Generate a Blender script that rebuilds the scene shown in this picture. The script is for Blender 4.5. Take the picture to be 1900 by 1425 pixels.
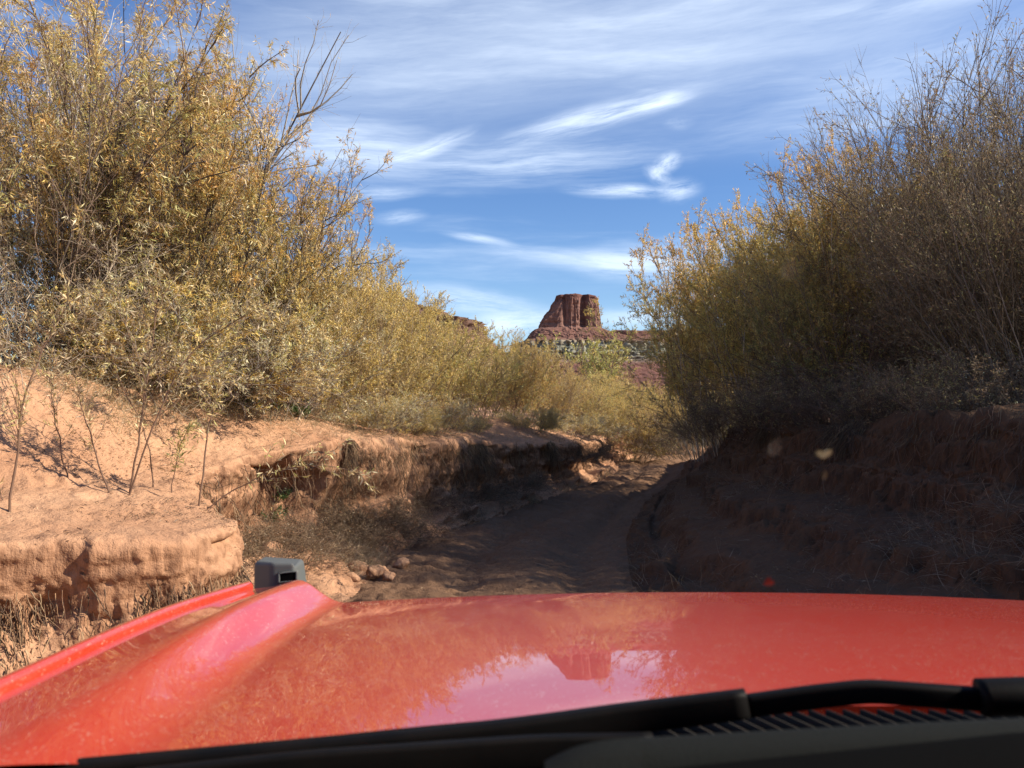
import bpy, math, random
import numpy as np
from mathutils import Vector
from mathutils.bvhtree import BVHTree

R = math.radians
for o in list(bpy.data.objects):
    bpy.data.objects.remove(o, do_unlink=True)
SC = bpy.context.scene
COL = SC.collection

# ------------------------------------------------------------------ camera
F, CX, CY, HORIZON, CAMZ = 1463.0, 950.0, 712.5, 780.0, 1.65
PITCH = math.atan((HORIZON - CY) / F)
cam_d = bpy.data.cameras.new('camera')
cam_d.lens = 36.0 * F / 1900.0
cam_d.sensor_width = 36.0
cam_d.clip_start = 0.02
cam_d.clip_end = 20000.0
cam_d.dof.use_dof = True
cam_d.dof.focus_distance = 14.0
cam_d.dof.aperture_fstop = 7.0
cam = bpy.data.objects.new('camera', cam_d)
cam.location = (0, 0, CAMZ)
cam.rotation_euler = (R(90) + PITCH, 0, 0)
COL.objects.link(cam)
SC.camera = cam


def ray(px, py):
    x, u = (px - CX) / F, (CY - py) / F
    return Vector((x, math.cos(PITCH) - u * math.sin(PITCH), math.sin(PITCH) + u * math.cos(PITCH)))


def at(px, py, d):
    v = ray(px, py)
    return Vector((0, 0, CAMZ)) + v * (d / v.y)


# ------------------------------------------------------------------ light, sky
SUN_AZ, SUN_EL = 98.0, 32.5          # clockwise from +Y
SUN_STRENGTH, SKY_STRENGTH = 5.0, 0.088
sun_d = bpy.data.lights.new('sun', 'SUN')
sun_d.energy = SUN_STRENGTH
sun_d.angle = R(0.5)
sun_d.color = (1.0, 0.90, 0.76)
sun = bpy.data.objects.new('sun', sun_d)
sd = Vector((math.sin(R(SUN_AZ)) * math.cos(R(SUN_EL)), math.cos(R(SUN_AZ)) * math.cos(R(SUN_EL)), math.sin(R(SUN_EL))))
sun.rotation_euler = (-sd).to_track_quat('-Z', 'Y').to_euler()
sun.location = (30, -5, 30)
COL.objects.link(sun)

SC.view_settings.view_transform = 'Standard'
SC.view_settings.look = 'None'
SC.view_settings.gamma = 1.0
SC.view_settings.exposure = 0.80
SC.cycles.max_bounces = 5
SC.cycles.diffuse_bounces = 2
SC.cycles.glossy_bounces = 2
SC.cycles.transparent_max_bounces = 8
SC.cycles.use_denoising = True
SC.cycles.caustics_reflective = False
SC.cycles.caustics_refractive = False

W = bpy.data.worlds.new('World')
SC.world = W
W.use_nodes = True


class NT:
    """Small helper for wiring node trees."""
    def __init__(s, tree):
        s.t = tree
        s.n = tree.nodes
        s.l = tree.links

    def node(s, typ, **kw):
        n = s.n.new(typ)
        for k, v in kw.items():
            setattr(n, k, v)
        return n

    def put(s, sock, v):
        if hasattr(v, 'is_linked') or isinstance(v, bpy.types.NodeSocket):
            s.l.new(v, sock)
        else:
            sock.default_value = v

    def math(s, op, a, b=None, c=None, clamp=False):
        n = s.node('ShaderNodeMath', operation=op)
        n.use_clamp = clamp
        s.put(n.inputs[0], a)
        if b is not None:
            s.put(n.inputs[1], b)
        if c is not None:
            s.put(n.inputs[2], c)
        return n.outputs[0]

    def mix(s, fac, a, b, blend='MIX'):
        n = s.node('ShaderNodeMix', data_type='RGBA', blend_type=blend)
        s.put(n.inputs[0], fac)
        s.put(n.inputs[6], a)
        s.put(n.inputs[7], b)
        return n.outputs[2]

    def noise(s, vec, scale, detail=4.0, rough=0.55, dist=0.0, out=0):
        n = s.node('ShaderNodeTexNoise')
        if vec is not None:
            s.put(n.inputs['Vector'], vec)
        n.inputs['Scale'].default_value = scale
        n.inputs['Detail'].default_value = detail
        n.inputs['Roughness'].default_value = rough
        n.inputs['Distortion'].default_value = dist
        return n.outputs[out]

    def mapping(s, vec, scale=(1, 1, 1), loc=(0, 0, 0), rot=(0, 0, 0), typ='POINT'):
        n = s.node('ShaderNodeMapping', vector_type=typ)
        s.put(n.inputs['Vector'], vec)
        n.inputs['Scale'].default_value = scale
        n.inputs['Location'].default_value = loc
        n.inputs['Rotation'].default_value = rot
        return n.outputs[0]

    def rng(s, v, a, b, c=0.0, d=1.0, smooth=False):
        n = s.node('ShaderNodeMapRange')
        if smooth:
            n.interpolation_type = 'SMOOTHSTEP'
        s.put(n.inputs[0], v)
        for i, q in enumerate((a, b, c, d)):
            n.inputs[i + 1].default_value = q
        return n.outputs[0]

    def ramp(s, v, stops):
        n = s.node('ShaderNodeValToRGB')
        e = n.color_ramp.elements
        while len(e) < len(stops):
            e.new(0.5)
        for q, (p, c) in zip(e, stops):
            q.position = p
            q.color = (*c, 1) if len(c) == 3 else c
        s.put(n.inputs[0], v)
        return n.outputs[0]


def px_dir(px, py):
    v = ray(px, py).normalized()
    return math.degrees(math.atan2(v.x, v.y)), math.degrees(math.asin(v.z))


def build_sky():
    t = NT(W.node_tree)
    t.n.clear()
    out = t.node('ShaderNodeOutputWorld')
    bg = t.node('ShaderNodeBackground')
    bg.inputs['Strength'].default_value = SKY_STRENGTH
    t.l.new(bg.outputs[0], out.inputs[0])
    sky = t.node('ShaderNodeTexSky', sky_type='NISHITA')
    sky.sun_disc = False
    sky.sun_elevation = R(SUN_EL)
    sky.sun_rotation = R(SUN_AZ)
    sky.altitude = 1300
    sky.air_density = 1.15
    sky.dust_density = 0.25
    sky.ozone_density = 2.2
    tc = t.node('ShaderNodeTexCoord')
    sep = t.node('ShaderNodeSeparateXYZ')
    t.l.new(tc.outputs['Generated'], sep.inputs[0])
    az = t.math('MULTIPLY', t.math('ARCTAN2', sep.outputs[0], sep.outputs[1]), 57.2958)
    el = t.math('MULTIPLY', t.math('ARCSINE', sep.outputs[2]), 57.2958)
    cb = t.node('ShaderNodeCombineXYZ')
    t.l.new(az, cb.inputs[0])
    t.l.new(el, cb.inputs[1])
    P = cb.outputs[0]
    # warp
    wn = t.node('ShaderNodeTexNoise')
    t.l.new(t.mapping(P, (0.10, 0.16, 1)), wn.inputs['Vector'])
    wn.inputs['Scale'].default_value = 1.0
    wn.inputs['Detail'].default_value = 3
    wv = t.node('ShaderNodeVectorMath', operation='MULTIPLY_ADD')
    t.l.new(wn.outputs['Color'], wv.inputs[0])
    wv.inputs[1].default_value = (3.2, 1.1, 0)
    t.l.new(P, wv.inputs[2])
    sub = t.node('ShaderNodeVectorMath', operation='SUBTRACT')
    t.l.new(wv.outputs[0], sub.inputs[0])
    sub.inputs[1].default_value = (1.6, 0.55, 0)
    Q = sub.outputs[0]

    total = None

    def add(v):
        nonlocal total
        total = v if total is None else t.math('ADD', total, v)

    def streak(px, py, length, width, ang, strength, fine=1.0, ns=(0.10, 0.9), lo=0.30, hi=0.75, seed=0.0):
        a, e = px_dir(px, py)
        m = t.node('ShaderNodeMapping', vector_type='TEXTURE')
        t.l.new(Q, m.inputs['Vector'])
        m.inputs['Location'].default_value = (a, e, 0)
        m.inputs['Rotation'].default_value = (0, 0, R(ang))
        m.inputs['Scale'].default_value = (length, width, 1)
        ln = t.node('ShaderNodeVectorMath', operation='LENGTH')
        t.l.new(m.outputs[0], ln.inputs[0])
        g = t.rng(ln.outputs['Value'], 1.0, 0.0, 0.0, 1.0, smooth=True)
        r = t.mapping(Q, (ns[0] * fine, ns[1] * fine, 1), (seed, seed * 1.7, 0), (0, 0, -R(ang) * ns[1] / max(ns[0], 1e-3) * 0.0))
        rr = t.node('ShaderNodeVectorRotate', rotation_type='Z_AXIS')
        t.l.new(Q, rr.inputs['Vector'])
        rr.inputs['Angle'].default_value = -R(ang)
        r = t.mapping(rr.outputs[0], (ns[0] * fine, ns[1] * fine, 1), (seed, seed * 1.7, 0))
        n = t.noise(r, 1.0, 9.0, 0.68)
        add(t.math('MULTIPLY', g, t.math('MULTIPLY', t.rng(n, lo, hi, 0.0, 1.0, smooth=True), strength)))

    # thin veil over the upper sky, heavier to the right
    streak(1500, 20, 36, 10.0, 2, 0.46, ns=(0.04, 0.30), lo=-0.05, hi=0.85, seed=3.1)
    streak(1050, 60, 28, 8.0, 4, 0.30, ns=(0.05, 0.4), lo=0.0, hi=0.85, seed=8.4)
    streak(640, 120, 20, 9.0, 6, 0.36, ns=(0.05, 0.45), lo=0.0, hi=0.75, seed=1.4)
    streak(1700, 170, 16, 4.0, 4, 0.30, ns=(0.08, 0.6), lo=0.2, hi=0.75, seed=5.5)
    # long diagonal streaks
    streak(1110, 218, 10.0, 1.2, 11, 0.68, ns=(0.14, 1.6), lo=0.25, hi=0.7, seed=2.2)
    streak(1230, 188, 3.4, 0.8, 12, 0.5, ns=(0.22, 1.6), lo=0.2, hi=0.7, seed=6.1)
    streak(790, 270, 5.0, 0.8, 20, 0.5, ns=(0.2, 1.8), lo=0.25, hi=0.7, seed=4.2)
    streak(640, 275, 9.0, 2.6, 2, 0.55, ns=(0.10, 1.1), lo=0.2, hi=0.72, seed=7.7)
    streak(960, 300, 15, 2.6, 2, 0.42, ns=(0.10, 1.3), lo=0.25, hi=0.75, seed=9.9)
    # bright hooked puff and its tail
    streak(1238, 300, 1.7, 0.9, 25, 0.62, ns=(0.9, 2.2), lo=0.22, hi=0.62, seed=0.7)
    streak(1222, 322, 1.7, 0.8, -25, 0.5, ns=(0.9, 2.2), lo=0.2, hi=0.65, seed=1.9)
    streak(1160, 352, 5.5, 0.75, -3, 0.70, ns=(0.25, 1.8), lo=0.25, hi=0.7, seed=2.9)
    streak(1265, 350, 2.0, 1.2, 10, 0.55, ns=(0.4, 1.4), lo=0.25, hi=0.7, seed=3.9)
    streak(1268, 225, 1.6, 0.6, 0, 0.18, ns=(0.4, 1.4), lo=0.25, hi=0.7, seed=4.9)
    # small ones lower down
    streak(700, 358, 5.0, 0.7, 4, 0.42, ns=(0.2, 1.4), lo=0.25, hi=0.7, seed=5.9)
    streak(745, 403, 2.2, 0.75, 5, 0.38, ns=(0.5, 2.6), lo=0.2, hi=0.65, seed=6.9)
    streak(885, 446, 3.6, 0.42, -7, 0.5, ns=(0.35, 3.0), lo=0.15, hi=0.6, seed=7.9)
    streak(1180, 492, 7.5, 1.6, -6, 0.75, ns=(0.14, 1.0), lo=0.2, hi=0.66, seed=8.9)
    streak(1000, 470, 6.0, 0.8, -4, 0.35, ns=(0.14, 1.2), lo=0.2, hi=0.7, seed=9.3)
    streak(880, 560, 7.0, 1.5, -6, 0.60, ns=(0.14, 1.0), lo=0.2, hi=0.66, seed=10.9)
    streak(960, 600, 6.0, 1.4, 8, 0.75, ns=(0.2, 0.9), lo=0.2, hi=0.66, seed=11.9)
    streak(1180, 590, 6.0, 1.2, 0, 0.45, ns=(0.2, 0.9), lo=0.2, hi=0.66, seed=12.9)
    # general wisps all round, so the rest of the dome is not bare
    gen = t.noise(t.mapping(Q, (0.035, 0.30, 1), (4.0, 2.0, 0)), 1.0, 6.0, 0.6)
    add(t.math('MULTIPLY', t.rng(gen, 0.45, 0.85, 0, 0.40, smooth=True), t.rng(el, 0.0, 12.0, 0.3, 1.0)))
    dens = t.math('MINIMUM', total, 0.92)
    # clear-sky colour: Nishita, a touch deeper
    hs = t.node('ShaderNodeHueSaturation')
    hs.inputs['Hue'].default_value = 0.512
    hs.inputs['Saturation'].default_value = 1.22
    hs.inputs['Value'].default_value = 1.12
    t.l.new(sky.outputs[0], hs.inputs['Color'])
    c = t.mix(dens, hs.outputs[0], (7.8, 8.7, 10.0, 1))
    t.l.new(c, bg.inputs['Color'])


build_sky()


# ------------------------------------------------------------------ numeric helpers
def vnoise(p, seed=0):
    """Value noise, p is (n,3); returns values about -1..1."""
    p = np.asarray(p, dtype=np.float64)
    i = np.floor(p).astype(np.int64)
    f = p - i
    u = f * f * f * (f * (f * 6 - 15) + 10)

    def h(dx, dy, dz):
        a = (i[:, 0] + dx) * 374761393 + (i[:, 1] + dy) * 668265263 + (i[:, 2] + dz) * 2147483647 + seed * 974634757
        a = a & 0xFFFFFFFF
        a = ((a ^ (a >> 13)) * 1274126177) & 0xFFFFFFFF
        a = ((a ^ (a >> 16)) * 2246822519) & 0xFFFFFFFF
        a = a ^ (a >> 15)
        return (a & 0xFFFFFF) / float(0xFFFFFF) * 2 - 1
    x, y, z = u[:, 0], u[:, 1], u[:, 2]
    r = 0
    for dx in (0, 1):
        for dy in (0, 1):
            for dz in (0, 1):
                w = (x if dx else 1 - x) * (y if dy else 1 - y) * (z if dz else 1 - z)
                r = r + w * h(dx, dy, dz)
    return r


def fbm(p, octs=4, seed=0, gain=0.5, ridged=False):
    p = np.asarray(p, dtype=np.float64)
    r, a, tot = 0, 1.0, 0
    for k in range(octs):
        n = vnoise(p * (2.03 ** k) + 17.3 * k, seed + k)
        if ridged:
            n = 1 - 2 * np.abs(n)
        r = r + a * n
        tot += a
        a *= gain
    return r / tot


def worley(p, seed=0):
    """Cell noise: (value of the nearest cell -1..1, distance to the cell edge)."""
    p = np.asarray(p, dtype=np.float64)
    i = np.floor(p).astype(np.int64)
    d1 = np.full(len(p), 9.0)
    d2 = np.full(len(p), 9.0)
    val = np.zeros(len(p))
    for dx in (-1, 0, 1):
        for dy in (-1, 0, 1):
            for dz in (-1, 0, 1):
                c = i + np.array([dx, dy, dz])
                h = (c[:, 0] * 73856093 ^ c[:, 1] * 19349663 ^ c[:, 2] * 83492791 ^ (seed * 2654435761)) & 0xFFFFFFFF
                rs = []
                for k in range(4):
                    h = (h * 1664525 + 1013904223) & 0xFFFFFFFF
                    h = h ^ (h >> 15)
                    rs.append((h & 0xFFFF) / 65535.0)
                q = c + np.stack(rs[:3], 1)
                d = np.sqrt(((p - q) ** 2).sum(1))
                nearer = d < d1
                d2 = np.where(nearer, d1, np.minimum(d2, d))
                val = np.where(nearer, rs[3] * 2 - 1, val)
                d1 = np.where(nearer, d, d1)
    return val, d2 - d1


def sstep(a, b, x):
    t = np.clip((np.asarray(x, dtype=float) - a) / (b - a), 0, 1)
    return t * t * (3 - 2 * t)


def new_mesh(name, verts, faces, col=None, smooth=False):
    """verts (n,3); faces (m,k) array of equal-sized polygons, or a list of arrays."""
    me = bpy.data.meshes.new(name)
    verts = np.asarray(verts, dtype=np.float32)
    fl = faces if isinstance(faces, list) else [faces]
    fl = [np.asarray(f, dtype=np.int32) for f in fl if len(f)]
    nl = sum(f.size for f in fl)
    npoly = sum(len(f) for f in fl)
    me.vertices.add(len(verts))
    me.vertices.foreach_set('co', verts.ravel())
    me.loops.add(nl)
    me.loops.foreach_set('vertex_index', np.concatenate([f.ravel() for f in fl]))
    me.polygons.add(npoly)
    sizes = np.concatenate([np.full(len(f), f.shape[1], dtype=np.int32) for f in fl])
    starts = np.concatenate([[0], np.cumsum(sizes)[:-1]]).astype(np.int32)
    me.polygons.foreach_set('loop_start', starts)
    me.polygons.foreach_set('loop_total', sizes)
    if smooth:
        me.polygons.foreach_set('use_smooth', np.ones(npoly, dtype=bool))
    if col is not None:
        ca = me.color_attributes.new('Col', 'FLOAT_COLOR', 'POINT')
        c4 = np.ones((len(verts), 4), dtype=np.float32)
        c4[:, :3] = col
        ca.data.foreach_set('color', c4.ravel())
    me.update(calc_edges=True)
    me.validate()
    return me


def link(name, me, mat=None, parent=None, world=True):
    o = bpy.data.objects.new(name, me)
    COL.objects.link(o)
    if mat is not None and not me.materials:
        me.materials.append(mat)
    if parent is not None:
        o.parent = parent
        if world:
            o.location = -Vector(parent.location)
    return o


def tag(o, label=None, cat=None, group=None, kind=None):
    if label:
        o['label'] = label
    if cat:
        o['category'] = cat
    if group:
        o['group'] = group
    if kind:
        o['kind'] = kind
    return o


def empty(name, loc, rz=0.0):
    o = bpy.data.objects.new(name, None)
    o.empty_display_size = 0.2
    COL.objects.link(o)
    o.location = loc
    o.rotation_euler = (0, 0, rz)
    return o


def copy_tree(o):
    c = o.copy()
    COL.objects.link(c)
    for ch in list(o.children):
        d = ch.copy()
        COL.objects.link(d)
        d.parent = c
        for g in list(ch.children):
            e = g.copy()
            COL.objects.link(e)
            e.parent = d
    return c


def norm(v):
    return v / np.maximum(np.linalg.norm(v, axis=-1, keepdims=True), 1e-9)


# ------------------------------------------------------------------ materials
def material(name):
    m = bpy.data.materials.new(name)
    m.use_nodes = True
    t = NT(m.node_tree)
    t.n.clear()
    out = t.node('ShaderNodeOutputMaterial')
    return m, t, out


def principled(t, out, **kw):
    b = t.node('ShaderNodeBsdfPrincipled')
    for k, v in kw.items():
        t.put(b.inputs[k.replace('_', ' ')], v)
    t.l.new(b.outputs[0], out.inputs[0])
    return b


def mat_leaf(name, trans=0.42, rough=0.5):
    m, t, out = material(name)
    a = t.node('ShaderNodeAttribute', attribute_name='Col')
    oi = t.node('ShaderNodeObjectInfo')
    hs = t.node('ShaderNodeHueSaturation')
    t.l.new(t.rng(oi.outputs['Random'], 0, 1, 0.488, 0.507), hs.inputs['Hue'])
    t.l.new(t.rng(oi.outputs['Random'], 0, 1, 0.90, 1.10), hs.inputs['Value'])
    hs.inputs['Saturation'].default_value = 1.0
    t.l.new(a.outputs['Color'], hs.inputs['Color'])
    d = t.node('ShaderNodeBsdfDiffuse')
    tr = t.node('ShaderNodeBsdfTranslucent')
    gl = t.node('ShaderNodeBsdfGlossy')
    gl.inputs['Roughness'].default_value = rough
    gl.inputs['Color'].default_value = (0.9, 0.85, 0.75, 1)
    t.l.new(hs.outputs[0], d.inputs[0])
    t.l.new(hs.outputs[0], tr.inputs[0])
    m1 = t.node('ShaderNodeMixShader')
    m1.inputs[0].default_value = trans
    t.l.new(d.outputs[0], m1.inputs[1])
    t.l.new(tr.outputs[0], m1.inputs[2])
    m2 = t.node('ShaderNodeMixShader')
    m2.inputs[0].default_value = 0.06
    t.l.new(m1.outputs[0], m2.inputs[1])
    t.l.new(gl.outputs[0], m2.inputs[2])
    t.l.new(m2.outputs[0], out.inputs[0])
    return m


def mat_bark(name):
    m, t, out = material(name)
    a = t.node('ShaderNodeAttribute', attribute_name='Col')
    tc = t.node('ShaderNodeTexCoord')
    n = t.noise(t.mapping(tc.outputs['Object'], (9, 9, 3)), 2.0, 5)
    c = t.mix(t.rng(n, 0.3, 0.7), t.mix(1.0, a.outputs['Color'], (0.6, 0.58, 0.55, 1), 'MULTIPLY'), a.outputs['Color'])
    b = principled(t, out, Base_Color=c, Roughness=0.75)
    b.inputs['Specular IOR Level'].default_value = 0.3
    return m


def mat_earth(name, pale, mid, dark, bump=0.35, road=False):
    m, t, out = material(name)
    tc = t.node('ShaderNodeTexCoord')
    P = tc.outputs['Object']
    n1 = t.noise(P, 0.7, 5, 0.6)
    n2 = t.noise(P, 4.0, 6, 0.65)
    n3 = t.noise(P, 26.0, 5, 0.7)
    n4 = t.noise(t.mapping(P, (5, 5, 1.2)), 3.0, 5, 0.65, 0.6)
    c = t.mix(t.rng(n1, 0.35, 0.68), pale, mid)
    c = t.mix(t.rng(n2, 0.46, 0.74, 0, 0.75), c, mid)
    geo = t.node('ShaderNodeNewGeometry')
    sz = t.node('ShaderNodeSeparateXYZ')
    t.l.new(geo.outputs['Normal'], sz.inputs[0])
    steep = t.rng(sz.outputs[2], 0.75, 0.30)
    # steep faces are darker, in streaks running down
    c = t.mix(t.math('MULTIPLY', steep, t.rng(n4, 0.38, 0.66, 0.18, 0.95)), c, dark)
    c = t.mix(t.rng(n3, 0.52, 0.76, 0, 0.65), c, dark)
    vo = t.node('ShaderNodeTexVoronoi', feature='F1')
    t.l.new(P, vo.inputs['Vector'])
    vo.inputs['Scale'].default_value = 34.0
    spk = t.math('MULTIPLY', t.rng(vo.outputs['Distance'], 0.13, 0.06), t.rng(n2, 0.42, 0.60))
    c = t.mix(t.math('MULTIPLY', spk, 0.8), c, (0.045, 0.028, 0.018, 1))
    b = principled(t, out, Base_Color=c, Roughness=0.92)
    b.inputs['Specular IOR Level'].default_value = 0.15
    h = t.math('ADD', t.math('MULTIPLY', n2, 0.5), t.math('ADD', t.math('MULTIPLY', n3, 0.22), t.math('MULTIPLY', n4, 0.35)))
    h = t.math('ADD', h, t.math('MULTIPLY', t.noise(P, 90, 3), 0.08))
    bp = t.node('ShaderNodeBump')
    bp.inputs['Strength'].default_value = bump
    bp.inputs['Distance'].default_value = 0.08
    t.l.new(h, bp.inputs['Height'])
    t.l.new(bp.outputs[0], b.inputs['Normal'])
    return m


M_LEAF = mat_leaf('dry_willow_leaf')
M_BARK = mat_bark('twig_bark')
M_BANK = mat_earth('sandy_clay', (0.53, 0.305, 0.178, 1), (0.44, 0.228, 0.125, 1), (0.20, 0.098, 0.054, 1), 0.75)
M_BANK_R = mat_earth('shaded_clay', (0.165, 0.088, 0.046, 1), (0.112, 0.060, 0.034, 1), (0.062, 0.037, 0.024, 1), 0.9)  # right bank: its shade is put into a darker clay colour
M_ROAD = mat_earth('shaded_wash_sand', (0.235, 0.135, 0.078, 1), (0.185, 0.102, 0.058, 1), (0.100, 0.056, 0.035, 1), 0.8)  # track sand darkened in colour to deepen the shade lying on it


# ------------------------------------------------------------------ terrain (the wash and its banks)
GN = ['LB', 'LS', 'LM', 'LL', 'LF', 'RL', 'RR', 'TF', 'TT', 'UF', 'UL', 'RB']
ST = [
    # LB                LS                 LM                 LL                 LF                 RL             RR             TF              TT              UF              UL              RB
    [(-16, -8, 3.2), (-6.2, -7, 2.3), (-4.6, -7, 1.3), (-3.7, -7, 1.0), (-3.3, -7, .15), (-1.7, -7, 0), (1.5, -7, 0), (1.9, -7, .12), (2.6, -7, .55), (3.6, -7, .8), (4.2, -7, 1.6), (16, -7, 1.7)],
    [(-16, 1, 3.2), (-6.0, 1.5, 2.3), (-4.5, 1, 1.2), (-3.7, .5, .95), (-3.3, .5, .12), (-1.7, .5, 0), (1.5, .5, 0), (1.9, .5, .12), (2.7, .5, .58), (3.5, .5, .85), (4.1, .5, 1.65), (16, .5, 1.8)],
    [(-16, 5, 3.2), (-5.9, 5.2, 2.3), (-4.6, 4.4, 1.15), (-3.75, 3.6, .93), (-3.45, 3.5, .08), (-1.6, 3.2, 0), (1.4, 3.2, 0), (1.8, 3.2, .10), (2.9, 3.2, .62), (3.5, 3.2, .95), (4.05, 3.2, 1.66), (16, 3, 1.8)],
    [(-16, 8, 3.2), (-5.3, 7.0, 2.25), (-4.2, 5.9, 1.12), (-3.25, 4.85, .90), (-2.95, 4.5, .06), (-1.5, 4.5, 0), (1.3, 4.5, 0), (1.75, 4.5, .10), (3.05, 4.6, .68), (3.6, 4.6, 1.02), (4.1, 4.6, 1.68), (16, 5, 1.9)],
    [(-16, 10, 3.2), (-4.8, 7.8, 2.2), (-3.5, 6.6, 1.10), (-2.25, 5.45, .83), (-2.1, 5.15, .04), (-1.5, 5.2, 0), (1.25, 5.2, 0), (1.7, 5.2, .10), (2.95, 5.4, .68), (3.6, 5.5, 1.05), (4.1, 5.5, 1.70), (16, 6, 1.9)],
    [(-16, 11, 3.2), (-4.6, 8.2, 2.15), (-3.3, 7.1, 1.15), (-2.08, 6.1, .85), (-1.88, 6.0, .05), (-1.45, 6.0, 0), (1.22, 6.0, 0), (1.65, 6.0, .12), (2.8, 6.2, .66), (3.55, 6.2, 1.05), (4.05, 6.2, 1.70), (16, 7, 1.9)],
    [(-16, 12, 3.2), (-4.3, 8.8, 2.0), (-3.6, 8.0, 1.35), (-2.95, 7.15, 1.02), (-2.5, 7.05, .25), (-1.45, 7.0, 0), (1.2, 7.0, 0), (1.6, 7.0, .14), (2.7, 7.2, .64), (3.5, 7.2, 1.04), (4.0, 7.2, 1.70), (16, 8, 1.9)],
    [(-16, 13, 3.2), (-4.0, 9.6, 1.95), (-3.5, 9.0, 1.55), (-2.95, 8.2, 1.16), (-2.25, 8.1, .30), (-1.46, 8.1, 0), (1.22, 8.1, 0), (1.62, 8.1, .14), (2.62, 8.3, .62), (3.5, 8.4, 1.02), (4.0, 8.4, 1.68), (16, 9, 1.9)],
    [(-16, 14, 3.2), (-3.6, 10.7, 1.85), (-3.0, 10.1, 1.62), (-2.30, 9.35, 1.36), (-1.80, 9.2, .22), (-1.46, 9.2, 0), (1.35, 9.2, 0), (1.72, 9.2, .12), (2.62, 9.4, .60), (3.5, 9.5, 1.0), (4.0, 9.5, 1.66), (16, 10, 1.9)],
    [(-16, 16, 3.2), (-3.0, 12.2, 1.75), (-2.4, 11.6, 1.58), (-1.62, 10.85, 1.36), (-1.35, 10.7, .14), (-1.2, 10.7, 0), (1.55, 10.7, 0), (1.9, 10.7, .12), (2.7, 10.8, .56), (3.5, 10.9, .95), (4.0, 10.9, 1.62), (16, 11, 1.9)],
    [(-16, 19, 3.2), (-2.1, 14.8, 1.7), (-1.6, 13.9, 1.52), (-.78, 13.05, 1.30), (-.55, 12.9, .12), (-.40, 12.9, 0), (2.0, 12.9, 0), (2.3, 12.9, .12), (2.95, 13, .52), (3.6, 13, .9), (4.1, 13, 1.58), (16, 13, 1.9)],
    [(-16, 25, 3.2), (-.9, 19.0, 1.7), (-.3, 18, 1.4), (.50, 17.1, 1.12), (.70, 16.8, .10), (.85, 16.8, 0), (3.0, 17, 0), (3.3, 17, .12), (3.8, 17, .48), (4.4, 17, .8), (4.9, 17, 1.5), (17, 17, 1.9)],
    [(-15, 33, 3.2), (.9, 24.2, 1.6), (1.5, 23.2, 1.35), (2.15, 22.1, 1.02), (2.35, 21.8, .10), (2.5, 21.8, 0), (4.6, 22, 0), (4.9, 22, .12), (5.4, 22, .45), (5.9, 22, .75), (6.4, 22, 1.42), (18, 22, 1.9)],
    [(-14, 38, 3.2), (1.4, 28, 1.5), (2.0, 27, 1.3), (2.75, 25.4, 1.0), (3.15, 24.9, .10), (3.3, 24.9, 0), (5.5, 25.5, 0), (5.8, 25.5, .12), (6.3, 25.5, .45), (6.8, 25.5, .75), (7.3, 25.5, 1.4), (19, 25, 1.9)],
    [(-12, 48, 3.0), (2.6, 36, 1.6), (3.2, 34, 1.4), (3.9, 32, 1.0), (4.2, 31.6, .10), (4.4, 31.6, 0), (7.2, 31.6, 0), (7.5, 31.6, .12), (8.0, 31.5, .45), (8.4, 31.4, .75), (8.9, 31.3, 1.4), (20, 29, 1.9)],
    [(-8, 62, 3.0), (7.0, 46, 1.6), (8.0, 44, 1.4), (9.2, 41.5, 1.0), (9.5, 41.2, .10), (9.8, 41, 0), (12.4, 39.4, 0), (12.7, 39.2, .12), (13.2, 38.8, .45), (13.6, 38.4, .75), (14.0, 38, 1.4), (22, 34, 1.9)],
    [(6, 76, 3.0), (19, 56, 1.6), (20, 54, 1.4), (21, 51.5, 1.0), (21.3, 51, .10), (21.5, 50.7, 0), (23.3, 48.2, 0), (23.5, 48, .12), (23.9, 47.4, .45), (24.2, 47, .75), (24.5, 46.5, 1.4), (30, 40, 1.9)],
]
ROWS = [20, 30, 45, 60, 50, 60, 60, 60, 70, 70, 70, 60, 40, 40, 40, 30]
SEG = {'LB': 14, 'LS': 34, 'LM': 40, 'LL': 52, 'LF': 24, 'RL': 76, 'RR': 12, 'TF': 26, 'TT': 24, 'UF': 32, 'UL': 20}


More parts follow.
